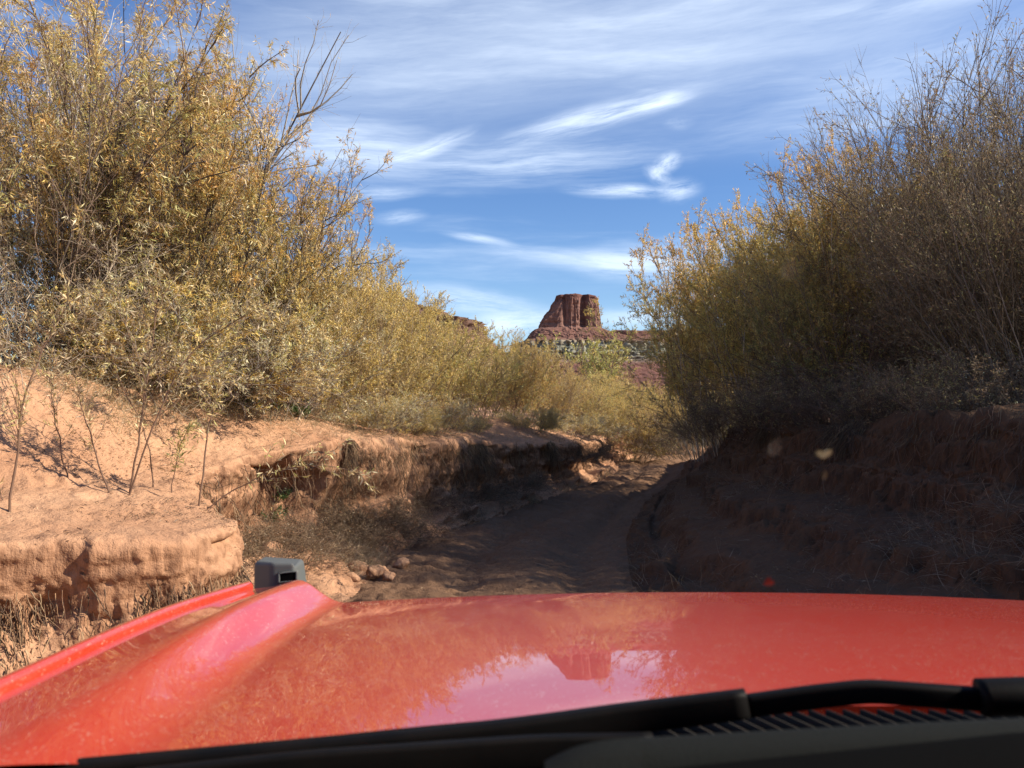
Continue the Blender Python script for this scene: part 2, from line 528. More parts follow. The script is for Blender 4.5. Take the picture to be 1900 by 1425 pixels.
def build_terrain():
    S = np.array(ST, dtype=float)                 # stations x guides x 3
    ns = len(S)
    # monotone-ish cubic (Catmull-Rom) along stations
    rows = []
    for k in range(ns - 1):
        p0, p1, p2, p3 = S[max(k - 1, 0)], S[k], S[k + 1], S[min(k + 2, ns - 1)]
        l = np.linalg.norm(p2 - p1, axis=-1, keepdims=True)
        l0 = np.linalg.norm(p1 - p0, axis=-1, keepdims=True) + 1e-6
        l2 = np.linalg.norm(p3 - p2, axis=-1, keepdims=True) + 1e-6
        m1 = (p2 - p0) / (l0 + l) * l
        m2 = (p3 - p1) / (l2 + l) * l
        n = ROWS[k]
        for j in range(n):
            t = j / n
            h00, h10, h01, h11 = 2 * t**3 - 3 * t**2 + 1, t**3 - 2 * t**2 + t, -2 * t**3 + 3 * t**2, t**3 - t**2
            rows.append(h00 * p1 + h10 * m1 + h01 * p2 + h11 * m2)
    rows.append(S[-1])
    G = np.array(rows)                            # rows x guides x 3
    cols, seg, tt = [], [], []
    for gi in range(len(GN) - 1):
        n = SEG[GN[gi]]
        for j in range(n):
            t = j / n
            if GN[gi] == 'LL':                     # wall stays steep, then a debris apron at its foot
                top, bot = G[:, gi], G[:, gi + 1]
                a = t
                hz = a ** 3.2 * 0.9 + 0.1 * a
                vz = 1 - (1 - a) ** 1.15
                p = np.empty_like(top)
                p[:, :2] = top[:, :2] + (bot[:, :2] - top[:, :2]) * hz
                p[:, 2] = top[:, 2] + (bot[:, 2] - top[:, 2]) * vz
            else:
                p = G[:, gi] * (1 - t) + G[:, gi + 1] * t
            cols.append(p)
            seg.append(gi)
            tt.append(t)
    cols.append(G[:, -1])
    seg.append(len(GN) - 2)
    tt.append(1.0)
    V = np.stack(cols, axis=1)                    # rows x cols x 3
    seg, tt = np.array(seg), np.array(tt)
    for _ in range(5):
        V[:, 1:-1] = 0.5 * V[:, 1:-1] + 0.25 * (V[:, :-2] + V[:, 2:])
    nr, nc = V.shape[:2]
    du = np.gradient(V, axis=0)
    dv = np.gradient(V, axis=1)
    N = norm(np.cross(dv, du))
    N = np.where(N[..., 2:3] < -0.2, -N, N)
    for _ in range(4):
        N[1:-1, 1:-1] = norm(N[1:-1, 1:-1] + 0.5 * (N[:-2, 1:-1] + N[2:, 1:-1] + N[1:-1, :-2] + N[1:-1, 2:]))
    P = V.reshape(-1, 3)
    # weights
    def w(names, soft=0.0):
        m = np.zeros(nc)
        for q in names:
            m[seg == GN.index(q)] = 1
        k = np.ones(7) / 7
        return np.convolve(m, k, mode='same')
    wall_l = w(['LL'])[None, :].repeat(nr, 0).ravel()
    wall_r = (w(['UF']) + 0.35 * w(['TF']))[None, :].repeat(nr, 0).ravel()
    top_l = w(['LB', 'LS', 'LM'])[None, :].repeat(nr, 0).ravel()
    foot_l = w(['LF'])[None, :].repeat(nr, 0).ravel()
    top_r = w(['TT', 'UL', 'RR'])[None, :].repeat(nr, 0).ravel()
    road = w(['RL'])[None, :].repeat(nr, 0).ravel()
    far = sstep(60, 20, P[:, 1])
    fl = fbm(P * [2.6, 2.6, 0.55], 4, 3, 0.55, ridged=True)
    fl2 = fbm(P * [9.0, 9.0, 1.6], 3, 13, 0.55, ridged=True)
    led = fbm(P * [0.9, 0.9, 5.0], 3, 23, 0.5)
    sm = fbm(P * 7.0, 4, 33)
    lg = fbm(P * 1.1, 4, 43)
    fine = fbm(P * 22.0, 2, 53)
    crack = np.maximum(0, 0.16 - np.abs(vnoise(P * [3.4, 3.4, 0.7] + 0.25 * sm[:, None], 61))) / 0.16
    wp = P + 0.10 * np.stack([sm, lg, vnoise(P * 5 + 9, 3)], 1)
    c1, e1 = worley(wp * [3.6, 3.6, 1.5], 1)
    c2, e2 = worley(wp * [9.5, 9.5, 8.0], 2)
    c3, e3 = worley(wp * [22.0, 22.0, 22.0], 3)
    chunk = 0.055 * c1 + 0.014 * c2 + 0.006 * c3 - 0.03 * sstep(0.10, 0.0, e1)
    clod = 0.022 * c2 + 0.010 * c3
    disp = wall_l * (0.045 * fl + 0.045 * fl2 * sstep(0.85, 0.5, P[:, 2]) + 0.06 * led + 0.03 * sm + 0.012 * fine - 0.05 * crack + chunk)
    disp += top_l * 0.7 * clod * sstep(-0.1, 0.4, lg) + foot_l * 1.3 * clod + top_r * 0.8 * clod
    disp += wall_r * (0.08 * fl + 0.04 * fl2 + 0.10 * led + 0.04 * sm - 0.06 * crack + 0.6 * chunk)
    disp += top_l * (0.085 * lg + 0.030 * sm + 0.008 * fine)
    disp += foot_l * (0.06 * lg + 0.055 * sm + 0.015 * fine)
    disp += top_r * (0.16 * lg + 0.09 * sm + 0.025 * fine + 0.08 * led)
    # undercut: the wall is hollowed under its crust
    tw = np.where(seg == GN.index('LL'), tt, 0)[None, :].repeat(nr, 0).ravel()
    disp -= 0.22 * sstep(0.30, 0.55, tw) * sstep(0.98, 0.72, tw) * sstep(6.4, 7.6, P[:, 1]) * (0.45 + 0.55 * sstep(-0.3, 0.3, lg))
    # bays and spurs along the cut
    disp += (wall_l + 0.8 * w(['LF'])[None, :].repeat(nr, 0).ravel() * 0.5) * sstep(7.2, 9.0, P[:, 1]) * 0.24 * vnoise(np.stack([P[:, 0] * 1.0, P[:, 1] * 1.15, P[:, 2] * 0.2], 1) + 31.7, 87)
    near_l = sstep(6.9, 6.3, P[:, 1])
    lowf = sstep(0.25, 0.55, tw) * (tw > 0)
    disp -= wall_l * near_l * 0.6 * (0.055 * c1 + 0.045 * fl)
    disp += wall_l * near_l * (0.03 * sstep(0.10, 0.0, e1) + 0.045 * crack)
    disp += wall_l * near_l * lowf * (0.045 * fl2 + 0.07 * fbm(P * [5.0, 5.0, 0.5], 3, 133, 0.6) + 0.05 * fl - 0.10)
    disp -= wall_l * near_l * (0.014 * c2 + 0.03 * fl2 * sstep(0.85, 0.5, P[:, 2]) - 0.03 * fbm(P * [3.0, 3.0, 14.0], 3, 143))
    # cavities scooped in the wall
    cav = np.maximum(0, vnoise(P * [1.7, 1.7, 2.2] + 5.1, 71) - 0.30)
    disp -= wall_l * cav * (0.62 - 0.42 * near_l)
    # overhanging crust: the lip pushes out a little over the wall below
    lip_c = np.exp(-((np.arange(nc) - np.argmax(seg == GN.index('LL')) - 4) / 5.0) ** 2)[None, :].repeat(nr, 0).ravel()
    disp += lip_c * (0.07 + 0.14 * fbm(P * [2.0, 2.0, 0.2], 3, 83))
    lip_r = np.exp(-((np.arange(nc) - np.argmax(seg == GN.index('UL')) + 4) / 5.0) ** 2)[None, :].repeat(nr, 0).ravel()
    disp += lip_r * (0.05 + 0.12 * fbm(P * [1.6, 1.6, 0.2], 3, 93))
    P2 = P + N.reshape(-1, 3) * (disp * (0.4 + 0.6 * far))[:, None]
    # road: two wheel ruts and flood ripples across
    ti = np.where(seg == GN.index('RL'), tt, np.where(seg < GN.index('RL'), 0, 1))[None, :].repeat(nr, 0).ravel()
    rut = -0.075 * (np.exp(-((ti - 0.36) / 0.075) ** 2) + np.exp(-((ti - 0.80) / 0.075) ** 2)) + 0.03 * np.exp(-((ti - 0.58) / 0.1) ** 2)
    rip = fbm(np.stack([P[:, 0] * 1.1, P[:, 1] * 3.4 + P[:, 0] * 0.8, P[:, 2]], 1), 3, 103, ridged=True)
    P2[:, 2] += road * (rut + 0.085 * rip * sstep(1.0, 0.3, ti) + 0.03 * sm + 0.010 * fine + 0.5 * clod + 0.012)
    # the shaded bank weathers in steps
    wr = (seg >= GN.index('TF'))[None, :].repeat(nr, 0).ravel() * sstep(1.75, 1.5, P[:, 2])
    hh = 0.36
    zz = P2[:, 2] + 0.16 * lg + 0.05 * sm
    fr = zz / hh - np.floor(zz / hh)
    P2[:, 2] += wr * 0.55 * hh * (sstep(0.55, 0.95, fr) - fr)
    V = P2.reshape(nr, nc, 3)
    out = {}
    idx = np.arange(nr * nc).reshape(nr, nc)
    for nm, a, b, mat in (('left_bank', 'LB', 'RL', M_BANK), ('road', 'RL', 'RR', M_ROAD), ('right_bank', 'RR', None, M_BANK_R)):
        c0 = int(np.argmax(seg == GN.index(a)))
        c1 = nc - 1 if b is None else int(np.argmax(seg == GN.index(b)))
        sub = V[:, c0:c1 + 1]
        k = sub.shape[1]
        ii = np.arange(nr * k).reshape(nr, k)
        q = np.stack([ii[:-1, :-1].ravel(), ii[:-1, 1:].ravel(), ii[1:, 1:].ravel(), ii[1:, :-1].ravel()], 1)
        me = new_mesh(nm, sub.reshape(-1, 3), q, smooth=nm != 'left_bank')
        o = link(nm, me, mat)
        out[nm] = (o, sub, seg[c0:c1 + 1], tt[c0:c1 + 1])
    allq = np.stack([idx[:-1, :-1].ravel(), idx[:-1, 1:].ravel(), idx[1:, 1:].ravel(), idx[1:, :-1].ravel()], 1)
    bvh = BVHTree.FromPolygons([tuple(p) for p in V.reshape(-1, 3)], [tuple(int(x) for x in f) for f in allq])
    return out, bvh


TER, BVH = build_terrain()
tag(TER['left_bank'][0], 'sunlit orange sand bank with crumbling vertical edge beside the track', kind='structure')
tag(TER['road'][0], 'shaded rutted sand track along the bed of the wash', kind='structure')
tag(TER['right_bank'][0], 'dark red clay bank in shade across from the sunlit one', kind='structure')


def ground_z(x, y, default=1.6):
    h = BVH.ray_cast(Vector((x, y, 30)), Vector((0, 0, -1)))
    return h[0].z if h[0] is not None else default


def hit(px, py, default=8.0):
    h = BVH.ray_cast(Vector((0, 0, CAMZ)), ray(px, py).normalized())
    return h[0] if h[0] is not None else at(px, py, default)


# the plain round about, reaching the horizon
def build_plain():
    rr = np.concatenate([[0.0], np.geomspace(6, 9000, 60)])
    th = np.linspace(0, 2 * np.pi, 97)[:-1]
    x = rr[:, None] * np.cos(th)[None]
    y = rr[:, None] * np.sin(th)[None] + 20
    p = np.stack([x.ravel(), y.ravel(), np.zeros(x.size)], 1)
    z = -1.0 + 1.6 * sstep(26, 60, np.hypot(x, y - 20)) + 0 * x
    z = z.ravel() + 0.5 * fbm(p * [.02, .02, 1], 3, 5)
    p[:, 2] = z
    i = np.arange(len(p)).reshape(x.shape)
    j = np.roll(i, -1, axis=1)
    q = np.stack([i[:-1].ravel(), j[:-1].ravel(), j[1:].ravel(), i[1:].ravel()], 1)
    o = link('ground', new_mesh('ground', p, q, smooth=True), M_BANK)
    tag(o, 'sandy desert plain stretching to the foot of the butte', kind='structure')


build_plain()


# ------------------------------------------------------------------ butte and mesas
def mat_strata(name, stops, z0, z1, warp=9.0, bump=1.0, nscale=0.05):
    m, t, out = material(name)
    tc = t.node('ShaderNodeTexCoord')
    P = tc.outputs['Object']
    s = t.node('ShaderNodeSeparateXYZ')
    t.l.new(P, s.inputs[0])
    n = t.noise(P, nscale * 0.5, 5, 0.6)
    z = t.math('ADD', s.outputs[2], t.math('MULTIPLY', t.math('SUBTRACT', n, 0.5), warp))
    c = t.ramp(t.rng(z, z0, z1), stops)
    n2 = t.noise(t.mapping(P, (1, 1, 0.25)), nscale * 2.4, 6, 0.7)
    c = t.mix(t.rng(n2, 0.35, 0.75, 0.0, 0.55), c, t.mix(1.0, c, (0.42, 0.36, 0.36, 1), 'MULTIPLY'))
    n3 = t.noise(t.mapping(P, (0.15, 0.15, 3.0)), nscale * 3, 4, 0.6)
    c = t.mix(t.rng(n3, 0.5, 0.75, 0.0, 0.5), c, t.mix(1.0, c, (1.25, 1.1, 1.0, 1), 'MULTIPLY'))
    n4 = t.noise(t.mapping(P, (1, 1, 0.07)), nscale * 3.2, 5, 0.7)      # desert varnish running down the cliffs
    gz = t.node('ShaderNodeSeparateXYZ')
    ge = t.node('ShaderNodeNewGeometry')
    t.l.new(ge.outputs['Normal'], gz.inputs[0])
    c = t.mix(t.math('MULTIPLY', t.rng(gz.outputs[2], 0.45, 0.15), t.rng(n4, 0.48, 0.66, 0, 0.8)), c, (0.085, 0.055, 0.055, 1))
    b = principled(t, out, Base_Color=c, Roughness=0.95)
    b.inputs['Specular IOR Level'].default_value = 0.1
    bp = t.node('ShaderNodeBump')
    bp.inputs['Strength'].default_value = 1.0
    bp.inputs['Distance'].default_value = bump
    t.l.new(t.math('ADD', n2, t.math('MULTIPLY', n3, 0.6)), bp.inputs['Height'])
    t.l.new(bp.outputs[0], b.inputs['Normal'])
    return m


def loft(prof, nth, nlev, outline, seed, flute, amp, z_amp=0.0):
    """prof: list of (z, sx, sy, ox, oy, roughness weight). outline(theta) gives unit radius."""
    prof = np.array(prof, dtype=float)
    L = np.linspace(0, 1, nlev)
    d = np.concatenate([[0], np.cumsum(np.hypot(np.diff(prof[:, 0]), np.diff(prof[:, 1])) ** 0.8)])
    d /= d[-1]
    pr = np.stack([np.interp(L, d, prof[:, k]) for k in range(6)], 1)
    th = np.linspace(0, 2 * np.pi, nth + 1)[:-1]
    r = outline(th)
    x = pr[:, 3:4] + pr[:, 1:2] * (r * np.cos(th))[None]
    y = pr[:, 4:5] + pr[:, 2:3] * (r * np.sin(th))[None]
    z = pr[:, 0:1] + 0 * x
    p = np.stack([x.ravel(), y.ravel(), z.ravel()], 1)
    w = np.repeat(pr[:, 5], nth)
    out2 = np.stack([np.cos(th), np.sin(th), 0 * th], 1)[None].repeat(nlev, 0).reshape(-1, 3)
    f = fbm(p * flute, 5, seed, 0.6, ridged=True)
    g = fbm(p * np.array(flute) * [0.35, 0.35, 0.2], 3, seed + 9, 0.5, ridged=True)
    b = fbm(p * [0.02, 0.02, 0.16], 4, seed + 19)
    p = p + out2 * (w * amp * (0.75 * f + 0.34 * g + 0.26 * b))[:, None]
    if z_amp:
        p[:, 2] += z_amp * fbm(p * [0.03, 0.03, 0.0], 4, seed + 29) * sstep(0.8, 1.0, np.repeat(L, nth))
    i = np.arange(len(p)).reshape(nlev, nth)
    j = np.roll(i, -1, axis=1)
    q = np.stack([i[:-1].ravel(), j[:-1].ravel(), j[1:].ravel(), i[1:].ravel()], 1)
    cap = p[i[-1]].mean(0)
    p = np.vstack([p, cap])
    k = len(p) - 1
    tri = np.stack([i[-1], j[-1], np.full(nth, k)], 1)
    return p, [q, tri]


STRATA = [(0.00, (0.17, 0.085, 0.065)), (0.40, (0.20, 0.10, 0.08)), (0.435, (0.21, 0.16, 0.125)), (0.48, (0.25, 0.235, 0.18)), (0.53, (0.29, 0.29, 0.215)), (0.575, (0.30, 0.27, 0.20)),
          (0.60, (0.27, 0.16, 0.11)), (0.62, (0.215, 0.110, 0.085)), (0.70, (0.225, 0.115, 0.088)), (0.73, (0.25, 0.14, 0.11)), (0.92, (0.23, 0.125, 0.10)), (0.97, (0.15, 0.075, 0.06)), (1.0, (0.19, 0.09, 0.07))]
D_B = 2000.0


def build_butte():
    M = mat_strata('butte_strata', STRATA, 0.0, 330.0, 14.0, 3.0, 0.05)
    bx = at(1072, 700, D_B).x
    by = D_B + 60
    outl = lambda th: 1.0 / (np.abs(np.cos(th)) ** 4 + np.abs(np.sin(th)) ** 4) ** 0.25 * (1 + 0.04 * np.cos(3 * th + 0.6))
    prof = [(-10, 430, 430, 30, 0, .6), (60, 350, 340, 30, 0, .9), (100, 300, 290, 30, 0, 1.0), (130, 262, 240, 28, 0, 1.2), (146, 240, 214, 38, 0, 1.6), (149, 228, 205, 38, 0, 2.4), (168, 205, 190, 40, 0, 3.2), (172, 194, 178, 38, 0, 2.4), (193, 184, 168, 36, 0, 3.0), (196, 166, 152, 28, 0, 1.2),
            (207, 138, 130, 16, 0, 1.0), (211, 128, 122, 10, 0, 1.3), (223, 99, 97, -2, 0, .9), (226, 92, 90, -4, 0, 1.1), (236, 72, 72, -4, 0, .7), (239, 64, 62, -5, 0, 1.0), (262, 58, 57, -2, 0, 1.25), (300, 53, 54, 0, 0, 1.25), (318, 48, 51, 1, 0, 1.0), (320, 51, 53, 1, 0, .7), (327, 49, 50, 1, 0, .6), (329, 42, 44, 1, 0, .4)]
    p, f = loft(prof, 520, 210, outl, 5, [0.085, 0.085, 0.004], 10.5, 7.0)
    # left side of the tower steps down to the talus
    left = sstep(-24, -62, p[:, 0]) * sstep(322, 244, p[:, 2]) * sstep(200, 240, p[:, 2])
    p[:, 0] -= left * 26
    # the recess right of the middle of the face
    dark = np.exp(-((p[:, 0] - 15) / 9.0) ** 2) * (p[:, 1] < -20) * sstep(236, 246, p[:, 2])
    p[:, 1] += dark * 20
    r1 = np.exp(-((p[:, 0] + 33) / 4.0) ** 2) * (p[:, 1] < -20) * sstep(236, 246, p[:, 2])
    p[:, 1] += r1 * 9
    o = link('butte', new_mesh('butte', p, f), M)
    o.location = (bx, by, 0)
    tag(o, 'distant red sandstone tower butte with fluted sides above a banded talus slope', 'butte', kind='structure')

    # bench that runs off to the right of the tower
    p, f = loft([(-10, 560, 330, 0, 0, .6), (70, 500, 280, 0, 0, .9), (110, 470, 255, 0, 0, 1.4), (155, 455, 240, 0, 0, 1.4), (159, 440, 230, 0, 0, 2.0), (204, 425, 215, 0, 0, 2.8), (208, 400, 195, 0, 0, .9), (214, 350, 160, 0, 0, .8), (220, 320, 140, 0, 0, .8), (224, 308, 130, 0, 0, 1.0), (238, 300, 122, 0, 0, .9), (240, 260, 100, 0, 0, .3)],
                420, 130, outl, 25, [0.030, 0.030, 0.006], 16.0, 6.0)
    o = link('mesa', new_mesh('mesa', p, f), M)
    o.location = (at(1330, 700, D_B).x, D_B + 190, 0)
    tag(o, 'low banded mesa bench running off from the foot of the tower butte', 'mesa', kind='structure')

    # ledgy rim of the nearer hill behind the golden bushes
    M2 = mat_strata('rim_strata', [(0, (0.24, 0.14, 0.09)), (0.6, (0.22, 0.13, 0.09)), (0.68, (0.13, 0.08, 0.06)), (0.8, (0.20, 0.12, 0.085)), (0.86, (0.10, 0.065, 0.05)), (1, (0.17, 0.10, 0.075))], 0, 50, 3, 0.6, 0.3)
    d = 260.0
    cx = at(622, 700, d).x
    ol2 = lambda th: 1.0 / (np.abs(np.cos(th)) ** 3 + np.abs(np.sin(th)) ** 3) ** (1 / 3.0)
    p, f = loft([(-4, 100, 70, -6, 0, .5), (16, 70, 50, -5, 0, .7), (28, 53, 38, -3, 0, .9), (32, 46, 34, 0, 0, 1.2), (36.5, 45, 33, 0, 0, 1.4), (37.5, 40, 29, -3, 0, .8), (41, 36, 27, -5, 0, 1.2), (42, 31, 23, -8, 0, .8), (46, 28, 20, -10, 0, 1.0), (50, 12, 10, -14, 0, .4)],
                360, 150, ol2, 45, [0.22, 0.22, 0.30], 4.2, 1.5)
    o = link('hill', new_mesh('hill', p, f), M2)
    o.location = (cx, d + 30, 0)
    tag(o, 'dark ledgy rock rim showing over the golden bushes', 'hill', kind='structure')


build_butte()


# ------------------------------------------------------------------ plants
def grow(rng, base, dirs, lengths, K, wob, up):
    n = len(base)
    P = np.empty((n, K, 3))
    P[:, 0] = base
    d = norm(dirs)
    st = (lengths / (K - 1))[:, None]
    for k in range(1, K):
        d = norm(d + rng.normal(0, wob, (n, 3)) + np.array([0, 0, up]))
        P[:, k] = P[:, k - 1] + d * st
    return P


def sample(rng, P, per, t0, t1, ang0, ang1, len_ratio, parent_len, len_jit=0.35):
    """Children along parents; returns base, dirs, lengths, parent index, t."""
    n, K, _ = P.shape
    idx = np.repeat(np.arange(n), per)
    t = rng.uniform(t0, t1, len(idx))
    f = t * (K - 1)
    i = np.minimum(f.astype(int), K - 2)
    u = (f - i)[:, None]
    a, b = P[idx, i], P[idx, i + 1]
    base = a * (1 - u) + b * u
    tan = norm(b - a)
    rv = rng.normal(0, 1, (len(idx), 3))
    perp = norm(rv - tan * (rv * tan).sum(1, keepdims=True))
    an = np.radians(rng.uniform(ang0, ang1, len(idx)))[:, None]
    d = tan * np.cos(an) + perp * np.sin(an)
    ln = parent_len[idx] * len_ratio * (1.15 - 0.75 * t) * rng.uniform(1 - len_jit, 1 + len_jit, len(idx))
    return base, d, ln, idx, t


def tubes(P, r0, r1, sides):
    """Tapered tubes round polylines P (n,K,3)."""
    n, K, _ = P.shape
    T = np.empty_like(P)
    T[:, 1:-1] = P[:, 2:] - P[:, :-2]
    T[:, 0] = P[:, 1] - P[:, 0]
    T[:, -1] = P[:, -1] - P[:, -2]
    T = norm(T)
    ref = np.where(np.abs(T[..., 2:3]) > 0.9, np.array([1.0, 0, 0]), np.array([0, 0, 1.0]))
    A = norm(np.cross(T, ref))
    B = np.cross(T, A)
    r = np.asarray(r0)[:, None] + (np.asarray(r1) - np.asarray(r0))[:, None] * np.linspace(0, 1, K)[None]
    an = np.arange(sides) * 2 * np.pi / sides
    ring = P[:, :, None] + r[:, :, None, None] * (A[:, :, None] * np.cos(an)[None, None, :, None] + B[:, :, None] * np.sin(an)[None, None, :, None])
    V = ring.reshape(-1, 3)
    i = np.arange(n * K * sides).reshape(n, K, sides)
    j = np.roll(i, -1, axis=2)
    q = np.stack([i[:, :-1].ravel(), j[:, :-1].ravel(), j[:, 1:].ravel(), i[:, 1:].ravel()], 1)
    return V, q


def leaves(rng, P, per, length, width, droop, spread, t0=0.1, t1=1.0):
    n, K, _ = P.shape
    idx = np.repeat(np.arange(n), per)
    t = rng.uniform(t0, t1, len(idx))
    f = t * (K - 1)
    i = np.minimum(f.astype(int), K - 2)
    u = (f - i)[:, None]
    a, b = P[idx, i], P[idx, i + 1]
    base = a * (1 - u) + b * u
    tan = norm(b - a)
    d = norm(tan * 0.75 + rng.normal(0, spread, (len(idx), 3)) + np.array([0, 0, -droop]))
    L = length * rng.uniform(0.55, 1.25, len(idx))[:, None]
    w = norm(np.cross(d, rng.normal(0, 1, (len(idx), 3)))) * width * rng.uniform(0.7, 1.3, len(idx))[:, None] * 0.5
    nrm = np.cross(d, norm(w)) * (0.10 * L)
    mid = base + d * L * 0.45
    tip = base + d * L - nrm * 1.2
    V = np.stack([base, mid + w + nrm * 0.4, tip, mid - w + nrm * 0.4], 1).reshape(-1, 3)
    q = np.arange(len(idx) * 4).reshape(-1, 4)
    return V, q, idx, base


C_GOLD, C_OLIVE, C_TAN, C_ORANGE = (0.74, 0.535, 0.15), (0.46, 0.405, 0.14), (0.66, 0.495, 0.225), (0.76, 0.45, 0.10)
C_GREEN, C_STRAW, C_BROWN, C_LIME = (0.23, 0.27, 0.085), (0.66, 0.58, 0.36), (0.38, 0.26, 0.14), (0.56, 0.53, 0.17)
B_GREY, B_BROWN, B_PALE, B_DARK = (0.30, 0.25, 0.21), (0.24, 0.165, 0.115), (0.48, 0.42, 0.36), (0.10, 0.075, 0.06)


def shrub(name, seed, H, base_r, tilt, stems, b1, b2, per_leaf, leaf, palette, top_color=None, bark=B_BROWN, r_stem=0.012, lean=(0, 0), wob=0.10, up=0.05,
          l1=0.42, l2=0.5, t1=0.25, droop=0.25, spread=0.55, top_bare=0.0, twig_bark=None, K0=8, leaf_lo=0.0, gaps=-0.16):
    """Many-stemmed shrub at the origin; gives (stem mesh, crown mesh)."""
    rng = np.random.default_rng(seed)
    a = rng.uniform(0, 2 * np.pi, stems)
    rr = np.sqrt(rng.uniform(0, 1, stems))
    base = np.stack([rr * base_r * np.cos(a), rr * base_r * np.sin(a), np.full(stems, -0.12)], 1)
    tl = np.radians(tilt) * (0.25 + 0.75 * rr) * rng.uniform(0.55, 1.15, stems)
    a2 = a + rng.normal(0, 0.5, stems)
    dirs = np.stack([np.sin(tl) * np.cos(a2) + lean[0], np.sin(tl) * np.sin(a2) + lean[1], np.cos(tl)], 1)
    ln = H * rng.uniform(0.70, 1.08, stems) * (1.0 - 0.12 * rr)
    P0 = grow(rng, base, dirs, ln, K0, wob, up)
    b, d, l, i1, tt1 = sample(rng, P0, b1, t1, 0.97, 18, 48, l1, ln)
    l = np.maximum(l, 0.25)
    P1 = grow(rng, b, d, l, 5, wob * 1.2, up)
    b, d, l2_, i2, tt2 = sample(rng, P1, b2, 0.15, 1.0, 15, 55, l2, l)
    l2_ = np.clip(l2_, 0.14, 0.6)
    P2 = grow(rng, b, d, l2_, 4, wob * 1.5, 0.03)
    # twigs straight off the stem tips as well
    b, d, l3, i3, tt3 = sample(rng, P0, max(2, b2 // 2), 0.55, 1.0, 12, 50, 0.16, ln)
    P3 = grow(rng, b, d, np.clip(l3, 0.15, 0.5), 4, wob * 1.5, 0.03)
    P2 = np.concatenate([P2, P3])
    # --- woody mesh
    rs = r_stem * rng.uniform(0.55, 1.35, stems) * (ln / H)
    vs, qs, cs = [], [], []
    off = 0

    def put(v, q, c):
        nonlocal off
        vs.append(v)
        qs.append(q + off)
        cs.append(c)
        off += len(v)
    tb = twig_bark or bark
    v, q = tubes(P0, rs, rs * 0.25, 5)
    put(v, q, np.array(bark) * np.repeat(rng.uniform(0.65, 1.35, stems), K0 * 5)[:, None])
    r1_ = rs[i1] * 0.5
    v, q = tubes(P1, r1_, r1_ * 0.35, 4)
    put(v, q, np.array(tb) * np.repeat(rng.uniform(0.65, 1.35, len(P1)), 20)[:, None])
    v, q = tubes(P2, np.full(len(P2), 0.0026), np.full(len(P2), 0.0012), 3)
    put(v, q, np.array(tb) * np.repeat(rng.uniform(0.7, 1.4, len(P2)), 12)[:, None])
    stem = new_mesh(name + '_stem', np.concatenate(vs), np.concatenate(qs), np.clip(np.concatenate(cs), 0, 1))
    stem.materials.append(M_BARK)
    # --- foliage
    if per_leaf <= 0:
        return stem, None
    zt = P2[:, -1, 2]
    keep = np.ones(len(P2), bool)
    if top_bare:
        keep &= rng.uniform(0, 1, len(P2)) > top_bare * sstep(0.55 * H, 0.95 * H, zt)
    if leaf_lo:
        keep &= rng.uniform(0, 1, len(P2)) < 0.15 + 0.85 * sstep(leaf_lo * H * 0.7, leaf_lo * H, zt)
    if gaps:
        keep &= fbm(P2[:, 0] * (1.5 if H > 3 else 2.4), 3, seed + 55) + rng.normal(0, 0.06, len(P2)) > gaps
    PL = P2[keep]
    V, q, idx, bs = leaves(rng, PL, per_leaf, leaf[0], leaf[1], droop, spread)
    pal = np.array([c for c, _ in palette])
    wt = np.array([w_ for _, w_ in palette], float)
    # colour goes in clumps with the branch, with stray leaves
    cl = fbm(PL[:, 0] * 1.4, 3, seed + 5) * 0.5 + 0.5 + rng.normal(0, 0.13, len(PL))
    order = np.argsort(np.argsort(cl)) / max(len(cl) - 1, 1)
    edges = np.cumsum(wt / wt.sum())
    ci = np.minimum(np.searchsorted(edges, order), len(pal) - 1)
    cb = pal[ci][idx]
    if top_color is not None:
        k = sstep(0.48 * H, 0.85 * H, bs[:, 2] + rng.normal(0, 0.2, len(bs)))[:, None] * 0.8
        cb = cb * (1 - k) + np.array(top_color) * k
    stray = rng.uniform(0, 1, len(cb)) < 0.18
    cb[stray] = pal[rng.integers(0, len(pal), stray.sum())]
    cb = cb * rng.uniform(0.72, 1.28, (len(cb), 1)) * rng.uniform(0.93, 1.07, (len(cb), 3))
    crown = new_mesh(name + '_crown', V, q, np.repeat(np.clip(cb, 0.01, 0.9), 4, axis=0))
    crown.materials.append(M_LEAF)
    return stem, crown


def make_plant(kind, meshes, label, cat, group=None):
    r = empty(kind, (0, 0, 0))
    tag(r, label, cat, group)
    link('stem', meshes[0], None, r, world=False)
    if meshes[1] is not None:
        link('foliage', meshes[1], None, r, world=False)
    return r


PROTO = {}


def plant(kind, key, px, d, top_py, label, rz=None, cat='bush', group=None, sx=1.0, natural=None, z=None):
    """Stand a plant at forward distance d; its height reaches the given elevation."""
    p = at(px, HORIZON, d)
    gz = ground_z(p.x, p.y, 1.5) if z is None else z
    h = CAMZ + (HORIZON - top_py) / F * d - gz
    mesh, H = PROTO[key]
    r = make_plant(kind, mesh, label, cat, group)
    s = h / H
    r.location = (p.x, p.y, gz - 0.03)
    r.scale = (s * sx, s * sx, s)
    r.rotation_euler = (0, 0, rz if rz is not None else random.Random(px * 7 + d).uniform(0, 6.28))
    return r


